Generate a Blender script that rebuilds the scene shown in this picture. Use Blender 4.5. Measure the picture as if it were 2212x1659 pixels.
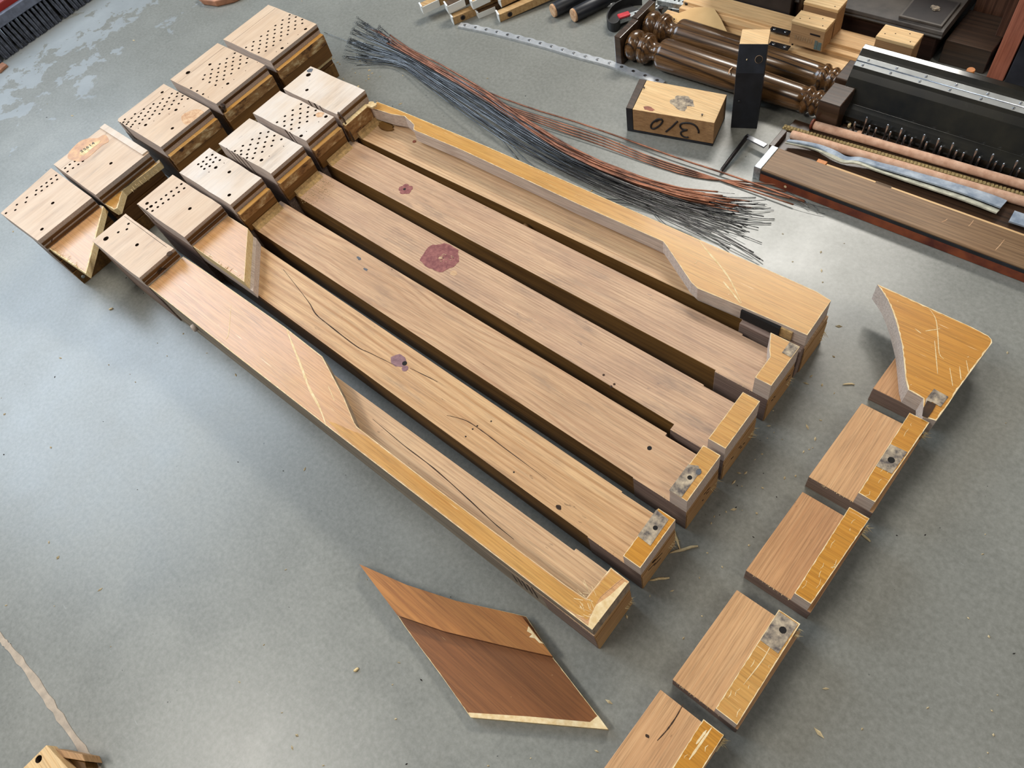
import bpy, bmesh, math, random
from mathutils import Vector, Matrix, noise
random.seed(7)
SC = bpy.context.scene
COL = SC.collection
for o in list(bpy.data.objects): bpy.data.objects.remove(o, do_unlink=True)

# ------------------------------------------------------------------ camera
FPX, CX, CY, CH = 1560.0, 1106.0, 829.5, 1.1          # focal length in px of the 2212x1659 frame, centre, lens height (m)
PITCH, ROLL, YAW = 1.0006, -0.3392, -0.5871
_f = Vector((math.cos(YAW)*math.cos(PITCH), math.sin(YAW)*math.cos(PITCH), -math.sin(PITCH)))
_r0 = Vector((math.sin(YAW), -math.cos(YAW), 0)); _u0 = _r0.cross(_f)
_r = math.cos(ROLL)*_r0 + math.sin(ROLL)*_u0
_u = math.cos(ROLL)*_u0 - math.sin(ROLL)*_r0
cam = bpy.data.cameras.new('camera'); camo = bpy.data.objects.new('camera', cam); COL.objects.link(camo)
cam.sensor_width = 36.0; cam.lens = FPX/2212*36.0; cam.clip_start = 0.02
camo.matrix_world = Matrix(((_r.x, _u.x, -_f.x, 0), (_r.y, _u.y, -_f.y, 0), (_r.z, _u.z, -_f.z, CH), (0, 0, 0, 1)))
SC.camera = camo

def at(px, py, z=0.0):
    """survey helper: point of the horizontal plane at height z seen at photo pixel px,py"""
    d = _r*((px-CX)/FPX) - _u*((py-CY)/FPX) + _f
    t = (z-CH)/d.z
    return Vector((d.x*t, d.y*t, z))

# ------------------------------------------------------------------ world + lights
w = bpy.data.worlds.new('world'); SC.world = w; w.use_nodes = True
w.node_tree.nodes['Background'].inputs[0].default_value = (0.80, 0.90, 1.0, 1)
w.node_tree.nodes['Background'].inputs[1].default_value = 0.14
def area(name, loc, target, sx, sy, power, col):
    l = bpy.data.lights.new(name, 'AREA'); l.shape = 'RECTANGLE'; l.size = sx; l.size_y = sy; l.energy = power; l.color = col
    o = bpy.data.objects.new(name, l); COL.objects.link(o); o.location = loc
    o.rotation_euler = (Vector(target)-Vector(loc)).to_track_quat('-Z', 'Y').to_euler()
    return o
area('window_daylight', (4.4, 0.1, 2.75), (0.6, -0.3, 0), 2.6, 2.0, 165, (0.70, 0.84, 1.0))       # tall workshop window past the pin block end
area('ceiling_tube', (1.4, -3.3, 2.9), (0.6, -0.7, 0), 1.6, 0.5, 105, (1.0, 0.96, 0.89))          # tube fixture over the junk pile
area('side_fill', (1.5, 1.3, 2.9), (0.9, -0.4, 0), 1.5, 0.5, 54, (1.0, 0.95, 0.87))  # unseen fill added to brighten the camera-side cheeks of the posts
area('end_fill', (-1.7, -0.5, 2.8), (0.2, -0.5, 0), 0.5, 1.5, 24, (1.0, 0.93, 0.82))  # unseen fill added to brighten the post ends and ledge fronts
vs = SC.view_settings
vs.view_transform = 'Standard'; vs.look = 'None'; vs.gamma = 1.0; vs.use_curve_mapping = False; vs.exposure = 0.0

# ------------------------------------------------------------------ materials
def lin(c):
    return tuple(((v/255)/12.92 if v/255 <= 0.04045 else ((v/255+0.055)/1.055)**2.4) for v in c) + (1.0,)
class NT:
    def __init__(s, name):
        s.m = bpy.data.materials.new(name); s.m.use_nodes = True; s.t = s.m.node_tree; s.n = s.t.nodes; s.l = s.t.links
        s.b = s.n['Principled BSDF']
    def new(s, typ, **kw):
        n = s.n.new(typ)
        for k, v in kw.items(): setattr(n, k, v)
        return n
    def coords(s, scale=(1, 1, 1), rnd=True, rot=(0, 0, 0)):
        tc = s.new('ShaderNodeTexCoord'); src = tc.outputs['Object']
        if rnd:
            oi = s.new('ShaderNodeObjectInfo'); mu = s.new('ShaderNodeMath', operation='MULTIPLY'); mu.inputs[1].default_value = 7.3
            s.l.new(oi.outputs['Random'], mu.inputs[0]); ad = s.new('ShaderNodeVectorMath', operation='ADD')
            s.l.new(src, ad.inputs[0]); s.l.new(mu.outputs[0], ad.inputs[1]); src = ad.outputs[0]
        mp = s.new('ShaderNodeMapping'); mp.inputs['Scale'].default_value = scale; mp.inputs['Rotation'].default_value = rot
        s.l.new(src, mp.inputs[0]); return mp.outputs[0]
    def noise(s, vec, scale, detail=3, rough=0.55, dist=0.0):
        n = s.new('ShaderNodeTexNoise'); n.inputs['Scale'].default_value = scale; n.inputs['Detail'].default_value = detail
        n.inputs['Roughness'].default_value = rough; n.inputs['Distortion'].default_value = dist; s.l.new(vec, n.inputs['Vector']); return n.outputs['Fac']
    def ramp(s, fac, stops):
        r = s.new('ShaderNodeValToRGB'); e = r.color_ramp.elements
        while len(e) < len(stops): e.new(0.5)
        for i, (p, c) in enumerate(stops): e[i].position = p; e[i].color = c if len(c) == 4 else c + (1,)
        s.l.new(fac, r.inputs[0]); return r.outputs[0]
    def mask(s, fac, a, b): return s.ramp(fac, [(a, (0, 0, 0)), (b, (1, 1, 1))])
    def mix(s, fac, a, b, mode='MIX'):
        m = s.new('ShaderNodeMix', data_type='RGBA', blend_type=mode)
        for v, i in ((fac, 0), (a, 6), (b, 7)):
            if isinstance(v, (int, float)): m.inputs[i].default_value = v
            elif isinstance(v, tuple): m.inputs[i].default_value = v
            else: s.l.new(v, m.inputs[i])
        return m.outputs[2]
    def done(s, col, rough=0.5, bump=None, bstr=0.2, bdist=0.001, metal=0.0, spec=0.5, coat=0.0):
        if isinstance(col, tuple): s.b.inputs['Base Color'].default_value = col
        else: s.l.new(col, s.b.inputs['Base Color'])
        if isinstance(rough, (int, float)): s.b.inputs['Roughness'].default_value = rough
        else: s.l.new(rough, s.b.inputs['Roughness'])
        s.b.inputs['Metallic'].default_value = metal; s.b.inputs['Specular IOR Level'].default_value = spec
        s.b.inputs['Coat Weight'].default_value = coat; s.b.inputs['Coat Roughness'].default_value = 0.12
        if bump is not None:
            bn = s.new('ShaderNodeBump'); bn.inputs['Strength'].default_value = bstr; bn.inputs['Distance'].default_value = bdist
            s.l.new(bump, bn.inputs['Height']); s.l.new(bn.outputs[0], s.b.inputs['Normal'])
        return s.m

def wood(name, light, dark, axis='x', across=90, along=2.0, ring=0.35, lines=150, warp=1.0, blot=0.25, blotc=None, rough=0.6, spec=0.3, coat=0.0,
         speck=0.0, speckc=(40, 32, 28), scratch=0.0, scratchc=(240, 222, 180), srot=0.0, bstr=0.15, contrast=(0.25, 0.78), wl=1.0, fine=0.22, grime=0.0):
    """streaky fibre noise plus growth lines (lines per metre, bent by warp)"""
    k = NT(name)
    sc = {'x': (along, across, across), 'y': (across, along, across), 'z': (across, across, along)}[axis]
    ws = {'x': (1.3*wl, 9, 9), 'y': (9, 1.3*wl, 9), 'z': (9, 9, 1.3*wl)}[axis]
    g = k.noise(k.coords(sc), 2.2, 5, 0.62)
    sx = k.new('ShaderNodeSeparateXYZ'); k.l.new(k.coords(), sx.inputs[0])
    ph = k.new('ShaderNodeMath', operation='MULTIPLY_ADD'); ph.inputs[1].default_value = lines*6.283; k.l.new(sx.outputs[{'x': 1, 'y': 0, 'z': 0}[axis]], ph.inputs[0])
    wn = k.new('ShaderNodeMath', operation='MULTIPLY'); wn.inputs[1].default_value = warp*40; k.l.new(k.noise(k.coords(ws), 1.0, 1.5, 0.45), wn.inputs[0]); k.l.new(wn.outputs[0], ph.inputs[2])
    sn = k.new('ShaderNodeMath', operation='SINE'); k.l.new(ph.outputs[0], sn.inputs[0])
    rg = k.ramp(sn.outputs[0], [(0.0, (0.85,)*3), (0.55, (0.66,)*3), (1.0, (0.12,)*3)])
    am = k.mask(k.noise(k.coords({'x': (1.5, 22, 22), 'y': (22, 1.5, 22), 'z': (22, 22, 1.5)}[axis]), 1.0, 3), 0.36, 0.66)
    f = k.mix(k.mix(1.0, am, (ring*1.25,)*3+(1,), 'MULTIPLY'), g, rg)
    col = k.ramp(f, [(contrast[0], lin(dark)), (contrast[1], lin(light))])
    if blot:
        b = k.mask(k.noise(k.coords({'x': (.5, 1, 1), 'y': (1, .5, 1), 'z': (1, 1, .5)}[axis]), 14, 4, 0.6), 0.38, 0.70)
        col = k.mix(k.mix(1.0, b, (blot, blot, blot, 1), 'MULTIPLY'), col, lin(blotc or dark))
    ax = {'x': (14, 520, 520), 'y': (520, 14, 520), 'z': (520, 520, 14)}[axis]
    fs = k.ramp(k.noise(k.coords(ax), 1.0, 4, 0.7), [(0.30, (1-fine*1.6,)*3), (0.56, (1, 1, 1))])
    col = k.mix(1.0, col, fs, 'MULTIPLY')
    if grime:
        gx = {'x': (7, 42, 42), 'y': (42, 7, 42), 'z': (42, 42, 7)}[axis]
        gm = k.mix(1.0, k.mask(k.noise(k.coords(gx), 1.0, 5, 0.7), 0.50, 0.70), k.mask(k.noise(k.coords(), 7, 3), 0.42, 0.62), 'MULTIPLY')
        col = k.mix(k.mix(1.0, gm, (grime,)*3+(1,), 'MULTIPLY'), col, lin((104, 92, 86)))
    if speck:
        col = k.mix(k.mask(k.noise(k.coords({'x': (.35, 1, 1), 'y': (1, .35, 1), 'z': (1, 1, .35)}[axis]), 95, 3, 0.7), 0.72-speck, 0.78-speck), col, k.mix(0.45, col, lin(speckc)))
    if scratch:
        s1 = k.mask(k.noise(k.coords((18, 420, 60), rot=(0, 0, srot)), 1.0, 2, 0.5), 0.745-scratch, 0.80-scratch)
        s2 = k.mask(k.noise(k.coords(), 130, 3, 0.7), 0.745-scratch, 0.80-scratch)
        col = k.mix(k.mix(1.0, s1, s2, 'LIGHTEN'), col, k.mix(0.6, col, lin(scratchc)))
    return k.done(col, rough, g, bstr, 0.0005, 0, spec, coat)

def plain(name, c, rough=0.5, metal=0.0, var=0.25, vs_=40, dark=None, spec=0.5, coat=0.0, bstr=0.1, bs=120, detail=4):
    k = NT(name); f = k.noise(k.coords(), vs_, detail, 0.6)
    d = dark or tuple(v*(1-var) for v in c)
    return k.done(k.ramp(f, [(0.33, lin(d)), (0.67, lin(c))]), rough, k.noise(k.coords(), bs, 3), bstr, 0.0005, metal, spec, coat)

def concrete():
    k = NT('sealed_concrete'); V = k.coords(rnd=False)
    big = k.noise(V, 1.1, 4, 0.6); mid = k.noise(V, 5.5, 6, 0.68, 0.15); fine = k.noise(V, 130, 4, 0.7)
    col = k.ramp(mid, [(0.28, lin((110, 111, 104))), (0.50, lin((124, 124, 116))), (0.74, lin((138, 137, 128)))])
    col = k.mix(k.mask(big, 0.40, 0.64), col, lin((114, 113, 104)))
    col = k.mix(0.22, col, k.ramp(fine, [(0.3, lin((84, 86, 84))), (0.7, lin((172, 172, 168)))]))
    # fine hairline crazing
    vo = k.new('ShaderNodeTexVoronoi', feature='DISTANCE_TO_EDGE'); vo.inputs['Scale'].default_value = 17
    wv = k.new('ShaderNodeVectorMath', operation='ADD'); nn = k.new('ShaderNodeTexNoise'); nn.inputs['Scale'].default_value = 9; k.l.new(V, nn.inputs['Vector'])
    k.l.new(V, wv.inputs[0]); k.l.new(nn.outputs['Color'], wv.inputs[1]); k.l.new(wv.outputs[0], vo.inputs['Vector'])
    craze = k.ramp(vo.outputs['Distance'], [(0.0, (1, 1, 1)), (0.010, (0, 0, 0))])
    craze = k.mix(1.0, craze, k.mask(k.noise(V, 2.3, 3), 0.52, 0.66), 'MULTIPLY')
    col = k.mix(k.mix(1.0, craze, (0.28, 0.28, 0.28, 1), 'MULTIPLY'), col, lin((70, 72, 72)))
    # dark scuff specks and pale scuffs
    col = k.mix(k.mask(k.noise(V, 75, 3, 0.6), 0.735, 0.76), col, lin((60, 60, 58)))
    col = k.mix(k.mix(1.0, k.mask(k.noise(k.coords((30, 160, 1), False, (0, 0, 0.6)), 1.0, 3), 0.70, 0.78), (0.35, 0.35, 0.35, 1), 'MULTIPLY'), col, lin((168, 170, 166)))
    # flaking pale sealer film in the far corner of the floor
    sx = k.new('ShaderNodeSeparateXYZ'); k.l.new(V, sx.inputs[0])
    mr = k.new('ShaderNodeMapRange'); mr.inputs[1].default_value = 1.9; mr.inputs[2].default_value = 2.75; k.l.new(sx.outputs[0], mr.inputs[0])
    fl = k.noise(V, 9.5, 7, 0.66, 0.2); ad = k.new('ShaderNodeMath', operation='MULTIPLY_ADD'); ad.inputs[1].default_value = 0.42; k.l.new(mr.outputs[0], ad.inputs[0]); k.l.new(fl, ad.inputs[2])
    film = k.mask(ad.outputs[0], 0.78, 0.80)
    col = k.mix(film, col, k.ramp(mid, [(0.3, lin((126, 129, 128))), (0.7, lin((142, 145, 144)))]))
    rg = k.ramp(mid, [(0.3, (0.28,)*3), (0.7, (0.38,)*3)]); rg = k.mix(film, rg, (0.42, 0.42, 0.42, 1))
    bm_ = k.mix(0.25, mid, fine); bm_ = k.mix(film, bm_, (0.8, 0.8, 0.8, 1), 'ADD')
    return k.done(col, rg, bm_, 0.12, 0.0012, 0, 0.5)

M = {}
M['concrete'] = concrete()
M['post_a'] = wood('planed_spruce_pale', (214, 180, 140), (176, 136, 98), 'x', 90, 1.2, 0.34, 130, 0.35, 0.40, (172, 134, 106), 0.5, speck=0.03, grime=0.45)
M['post_b'] = wood('planed_spruce_pink', (210, 176, 142), (172, 134, 104), 'x', 110, 1.4, 0.34, 190, 0.12, 0.45, (160, 126, 106), 0.5, speck=0.05, speckc=(96, 84, 84), grime=0.6)
M['post_c'] = wood('planed_fir_bold_grain', (218, 180, 134), (166, 120, 76), 'x', 70, 1.0, 0.40, 60, 0.55, 0.35, (184, 142, 106), 0.45, speck=0.03, grime=0.5)
M['post_d'] = wood('planed_pine_curly', (208, 172, 134), (170, 130, 96), 'x', 80, 1.2, 0.34, 60, 0.75, 0.30, (168, 130, 104), 0.45, speck=0.03, wl=2.5, grime=0.5)
M['rail_a'] = wood('beech_rail_tan', (214, 172, 126), (184, 138, 94), 'y', 110, 2.0, 0.20, 170, 0.1, 0.40, (176, 130, 92), 0.5, speck=0.03)
M['rail_b'] = wood('beech_rail_brown', (204, 158, 112), (172, 124, 82), 'y', 110, 2.0, 0.20, 170, 0.1, 0.45, (160, 112, 76), 0.5, speck=0.03)
M['end_tan'] = wood('sawn_end_tan', (208, 168, 116), (158, 116, 72), 'y', 70, 3.0, 0.2, 90, 0.3, 0.4, (134, 94, 56), 0.75, speck=0.03)  # tan end wood, colour raised to make up for weak light there
M['stain'] = wood('dark_stained_side', (150, 110, 58), (84, 56, 26), 'x', 70, 1.5, 0.2, 60, 0.4, 0.3, (66, 44, 22), 0.5)
M['sawn'] = wood('sawn_grey_face', (168, 146, 130), (112, 90, 80), 'x', 140, 3.0, 0.15, 200, 0.2, 0.35, (120, 100, 100), 0.85, spec=0.15)
M['sawn_pale'] = wood('sawn_pale_face', (222, 208, 194), (184, 162, 146), 'x', 150, 4.0, 0.15, 200, 0.2, 0.35, (180, 168, 168), 0.85, spec=0.15)
M['weathered'] = wood('weathered_grey_side', (184, 168, 146), (112, 96, 80), 'x', 60, 1.2, 0.25, 60, 0.5, 0.35, (146, 138, 126), 0.75, spec=0.2)
M['maple'] = wood('bare_maple_top', (210, 182, 152), (190, 158, 128), 'y', 50, 4.0, 0.25, 30, 0.7, 0.40, (214, 194, 172), 0.5, speck=0.02, speckc=(120, 100, 90), bstr=0.1, fine=0.08, grime=0.4)
M['maple_w'] = wood('bleached_maple_top', (214, 196, 176), (202, 178, 154), 'y', 50, 4.0, 0.22, 30, 0.7, 0.6, (220, 212, 204), 0.5, speck=0.04, speckc=(150, 140, 138), bstr=0.1, fine=0.08, grime=0.4)
M['hole'] = plain('hole_bore', (70, 48, 30), 0.9, var=0.4)
M['black_hole'] = plain('black_recess', (24, 18, 14), 0.9, var=0.4)
M['lacquer'] = wood('amber_lacquer', (204, 156, 84), (178, 122, 56), 'x', 90, 1.5, 0.22, 120, 0.2, 0.40, (206, 160, 100), 0.38, 0.4, 0.05, scratch=0.03, srot=0.7, bstr=0.06)
M['lacquer_d'] = wood('deep_amber_lacquer', (200, 142, 54), (172, 112, 34), 'x', 90, 2.0, 0.22, 90, 0.3, 0.35, (186, 124, 40), 0.42, 0.35, 0.0, scratch=0.04, srot=0.5, bstr=0.06)
M['lacquer_p'] = wood('pinkish_worn_lacquer', (210, 166, 116), (190, 136, 84), 'x', 110, 1.2, 0.22, 200, 0.1, 0.6, (204, 158, 124), 0.36, 0.45, 0.05, grime=0.25, scratch=0.025, srot=-0.5, bstr=0.06)
M['edge'] = wood('bare_worn_edge', (240, 222, 178), (214, 182, 126), 'x', 120, 8, 0.2, 90, 0.3, 0.3, (200, 160, 92), 0.7)
M['rail_brown'] = wood('oiled_brown_rail', (128, 88, 44), (70, 44, 20), 'y', 80, 2, 0.2, 80, 0.3, 0.4, (56, 36, 18), 0.45)
M['ledge'] = wood('amber_ledge_top', (210, 158, 84), (170, 116, 50), 'y', 60, 2, 0.2, 80, 0.3, 0.3, (226, 196, 140), 0.4, scratch=0.05)
def rough_face():
    k = NT('torn_glue_face'); V = k.coords((1, 0.45, 1))
    a = k.noise(V, 60, 5, 0.65, 0.2); c = k.ramp(a, [(0.34, lin((74, 48, 28))), (0.46, lin((150, 108, 62))), (0.55, lin((168, 130, 82))), (0.66, lin((216, 190, 144)))])
    return k.done(c, 0.8, a, 0.8, 0.004)
M['torn'] = rough_face()
M['rail_face'] = wood('brown_varnished_face', (150, 108, 58), (104, 70, 34), 'y', 60, 2, 0.2, 40, 0.3, 0.4, (116, 78, 36), 0.4)
M['dust'] = plain('golden_sawdust', (194, 158, 104), 0.95, var=0.25, vs_=160, bstr=0.4, bs=400)
M['notch'] = plain('grey_felted_notch', (186, 168, 142), 0.9, vs_=90, dark=(86, 78, 74), bstr=0.4, bs=300)
M['red_paint'] = plain('dull_red_paint', (150, 92, 84), 0.5, vs_=130, dark=(112, 56, 54))
M['purple_paint'] = plain('purple_paint', (142, 104, 104), 0.5, vs_=130, dark=(110, 74, 78))
M['crack'] = plain('dark_crack', (76, 50, 30), 0.9, var=0.5)
M['cream'] = plain('cream_bare_wood', (230, 210, 168), 0.75, vs_=90, dark=(206, 174, 122))
M['plug'] = plain('grey_filler', (96, 98, 104), 0.7)
M['steel'] = plain('bright_steel', (188, 190, 194), 0.28, 1.0, vs_=60)
M['wire'] = plain('grey_music_wire', (120, 120, 120), 0.24, 1.0, vs_=14, dark=(44, 44, 45))
M['chrome'] = plain('nickel_plate', (226, 228, 230), 0.26, 0.6, vs_=60, dark=(196, 198, 200))
M['hinge'] = plain('brushed_hinge_metal', (206, 206, 202), 0.38, 0.9, vs_=12, dark=(176, 176, 172))
M['galv'] = plain('galvanised_sheet', (190, 194, 196), 0.45, 0.8, vs_=160, dark=(134, 140, 142))
def copper():
    k = NT('copper_winding'); V = k.coords((1, 1, 1), False)
    c = k.ramp(k.noise(V, 30, 4), [(0.35, lin((96, 64, 50))), (0.62, lin((164, 110, 84)))])
    return k.done(c, 0.45, k.noise(V, 900, 1), 0.4, 0.0006, 0.6)
M['copper'] = copper()
M['oak_leg'] = wood('varnished_oak_turning', (124, 88, 52), (34, 23, 16), 'x', 90, 1.0, 0.55, 110, 0.5, 0.3, (66, 44, 28), 0.24, 0.5, 0.2, fine=0.4)
M['oak_dark'] = wood('dark_oak_end', (82, 60, 44), (36, 26, 20), 'x', 60, 1.5, 0.3, 80, 0.4, 0.2, (44, 30, 22), 0.28, 0.5, 0.35)
M['oak_plank'] = wood('brown_oak_plank', (150, 118, 84), (98, 70, 44), 'x', 150, 5.0, 0.20, 120, 0.3, 0.3, (118, 80, 44), 0.5, 0.4)
M['red_edge'] = plain('chipped_red_stain', (146, 74, 40), 0.5, vs_=22, dark=(86, 34, 24))
M['black_lac'] = plain('black_lacquer', (20, 18, 18), 0.16, vs_=6, dark=(8, 8, 10), coat=0.6)
M['black_lac2'] = plain('black_lacquer_reflections', (44, 40, 30), 0.2, vs_=9, dark=(10, 11, 12), coat=0.2, detail=6, bstr=0.03)  # olive patches in the black imitate wood reflected in the gloss
M['black_paint'] = plain('black_paint', (32, 34, 42), 0.42, vs_=30, dark=(16, 17, 22))
M['mahog'] = wood('dusty_mahogany', (66, 44, 36), (34, 22, 18), 'x', 60, 1.5, 0.3, 80, 0.3, 0.35, (48, 40, 36), 0.45)
M['mahog_dust'] = plain('dusty_dark_top', (92, 84, 76), 0.55, vs_=14, dark=(54, 48, 44))
M['leather'] = plain('black_panel', (44, 36, 34), 0.6, vs_=24, dark=(28, 22, 21))
M['pine'] = wood('fresh_pine', (226, 190, 140), (204, 160, 110), 'x', 70, 1.5, 0.3, 90, 0.3, 0.2, (214, 160, 104), 0.55)
M['pine_end'] = wood('pine_block', (232, 200, 150), (206, 166, 114), 'x', 80, 2.0, 0.3, 120, 0.3, 0.3, (204, 150, 96), 0.6, speck=0.01)
M['pine_side'] = wood('aged_block_side', (190, 150, 106), (150, 112, 76), 'x', 90, 2.0, 0.3, 120, 0.3, 0.4, (160, 120, 80), 0.7)
M['teal'] = plain('teal_print', (74, 104, 106), 0.8, vs_=200, dark=(110, 110, 96))
M['ink'] = plain('black_ink', (36, 26, 24), 0.6, var=0.4)
M['ink_faint'] = plain('faded_ink', (128, 104, 78), 0.8, vs_=200, dark=(176, 142, 102))
M['card'] = plain('kraft_card', (222, 184, 128), 0.8, vs_=12, dark=(206, 166, 112))
M['felt_pink'] = plain('pink_felt', (214, 174, 146), 0.95, vs_=70, dark=(188, 144, 116), bstr=0.5, bs=400)
M['felt_blue'] = plain('blue_grey_felt', (178, 186, 194), 0.95, vs_=40, dark=(118, 130, 146), bstr=0.5, bs=300)
M['felt_cream'] = plain('cream_felt_edge', (206, 202, 180), 0.95, vs_=60, bstr=0.5, bs=300)
M['braid'] = plain('olive_gold_braid', (168, 144, 92), 0.8, vs_=300, dark=(98, 82, 50))
M['key_white'] = plain('ivory_plastic', (232, 232, 226), 0.3, vs_=10, var=0.05)
M['key_wood'] = wood('key_stick_wood', (206, 172, 122), (166, 128, 82), 'x', 80, 2, 0.3, 100, 0.3, 0.4, (150, 112, 72), 0.6)
M['key_dark'] = wood('dirty_key_stick', (118, 92, 64), (62, 44, 30), 'x', 80, 2, 0.3, 100, 0.3, 0.5, (50, 38, 30), 0.6)
M['end_grain'] = plain('pale_end_grain', (214, 178, 140), 0.8, vs_=110, dark=(176, 130, 92))
M['red_plastic'] = plain('red_plastic', (206, 52, 62), 0.35, vs_=40, var=0.2)
M['rubber'] = plain('black_rubber', (34, 35, 36), 0.45, vs_=30, dark=(20, 20, 21))
M['bristle'] = plain('dark_bristle', (86, 92, 106), 0.5, vs_=90, dark=(40, 44, 54))
M['bristle_shade'] = plain('shaded_bristle', (44, 40, 30), 0.8, vs_=120, dark=(16, 16, 14))  # darker copy of bristle, the shade under the broom put into colour
M['red_broom'] = plain('dark_red_paint', (150, 34, 26), 0.5, vs_=20, var=0.15)
M['grey_strip'] = plain('grey_blue_strip', (104, 110, 126), 0.6, vs_=60, var=0.2)
M['terracotta'] = plain('orange_brown_wood', (184, 128, 96), 0.7, vs_=30, var=0.25)
M['brown_board'] = wood('brown_stained_board', (140, 88, 46), (112, 66, 30), 'x', 70, 1.2, 0.2, 40, 0.4, 0.4, (124, 72, 32), 0.42, 0.4, scratch=0.02, scratchc=(200, 160, 110))
M['brown_strip'] = wood('figured_brown_strip', (186, 126, 64), (132, 78, 34), 'x', 60, 1.0, 0.35, 40, 0.8, 0.35, (172, 112, 58), 0.42, 0.4)
M['pink_wood'] = wood('reddish_bare_board', (190, 116, 88), (140, 74, 54), 'z', 60, 1.5, 0.3, 80, 0.4, 0.5, (176, 112, 92), 0.6)
M['brown_panel'] = wood('streaky_brown_panel', (112, 78, 60), (54, 34, 26), 'z', 70, 1.0, 0.4, 60, 0.5, 0.4, (60, 42, 34), 0.4)
M['navy'] = plain('blue_black_panel', (54, 54, 62), 0.45, vs_=12, dark=(24, 24, 30))
M['chip'] = plain('pale_chip', (226, 204, 160), 0.8, vs_=60)
M['joint'] = plain('beige_joint_filler', (186, 168, 148), 0.85, vs_=60, dark=(158, 144, 128), bstr=0.6)
M['amber_stain'] = plain('amber_varnish_patch', (204, 150, 84), 0.4, vs_=60, dark=(166, 108, 56))
M['orange_dowel'] = plain('orange_dowel_wood', (206, 132, 74), 0.6, vs_=60, var=0.2)
M['bracket'] = plain('blackened_steel', (62, 54, 50), 0.4, 0.6, vs_=40, dark=(36, 34, 36))

# ------------------------------------------------------------------ builders
def link(name, me, mats, parent=None, base=(0, 0, 0), bev=0.0, smooth=False):
    me.transform(Matrix.Translation(-Vector(base)))
    for m in mats: me.materials.append(M[m])
    if smooth:
        for p in me.polygons: p.use_smooth = True
    o = bpy.data.objects.new(name, me); COL.objects.link(o)
    if parent is not None: o.parent = parent
    else: o.location = base
    if bev:
        b = o.modifiers.new('bevel', 'BEVEL'); b.width = bev; b.segments = 2; b.limit_method = 'ANGLE'; b.angle_limit = 0.6
    return o
def tag(o, label, cat, group=None):
    o['label'] = label; o['category'] = cat
    if group: o['group'] = group
    return o
class Thing:
    """an Empty at the base of a thing; parts are meshes below it"""
    def __init__(s, name, label, cat, base, group=None):
        s.o = bpy.data.objects.new(name, None); COL.objects.link(s.o); s.o.location = base; s.base = Vector(base); s.o.empty_display_size = 0.02
        tag(s.o, label, cat, group)
    def part(s, name, me, mats, bev=0.0, smooth=False, parent=None, label=None):
        o = link(name, me, mats, parent or s.o, s.base, bev, smooth)
        if label: o['label'] = label
        return o
def me_from(bm, name='m'):
    me = bpy.data.meshes.new(name); bm.to_mesh(me); bm.free(); return me
def box(x0, x1, y0, y1, z0, z1, top=None, jit=0.0):
    """axis aligned block; faces: material 0, +z face material `top`"""
    bm = bmesh.new(); v = [bm.verts.new((x, y, z)) for z in (z0, z1) for y in (y0, y1) for x in (x0, x1)]
    for q in ((0, 2, 3, 1), (4, 5, 7, 6), (0, 1, 5, 4), (2, 6, 7, 3), (0, 4, 6, 2), (1, 3, 7, 5)): bm.faces.new([v[i] for i in q])
    if top is not None:
        bm.normal_update()
        for f in bm.faces:
            if f.normal.z > 0.9: f.material_index = top
    return me_from(bm)
def obox(p, ux, uy, L, W, z0, z1, top=None):
    """block standing at p with horizontal axes ux,uy (lengths L,W)"""
    ux = Vector(ux).normalized(); uy = Vector(uy).normalized(); p = Vector((p[0], p[1], 0))
    pts = [p, p+ux*L, p+ux*L+uy*W, p+uy*W]
    return prism([(a.x, a.y) for a in pts], z0, z1, top)
def area2(pts): return sum(pts[i-1][0]*pts[i][1]-pts[i][0]*pts[i-1][1] for i in range(len(pts)))/2
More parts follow.
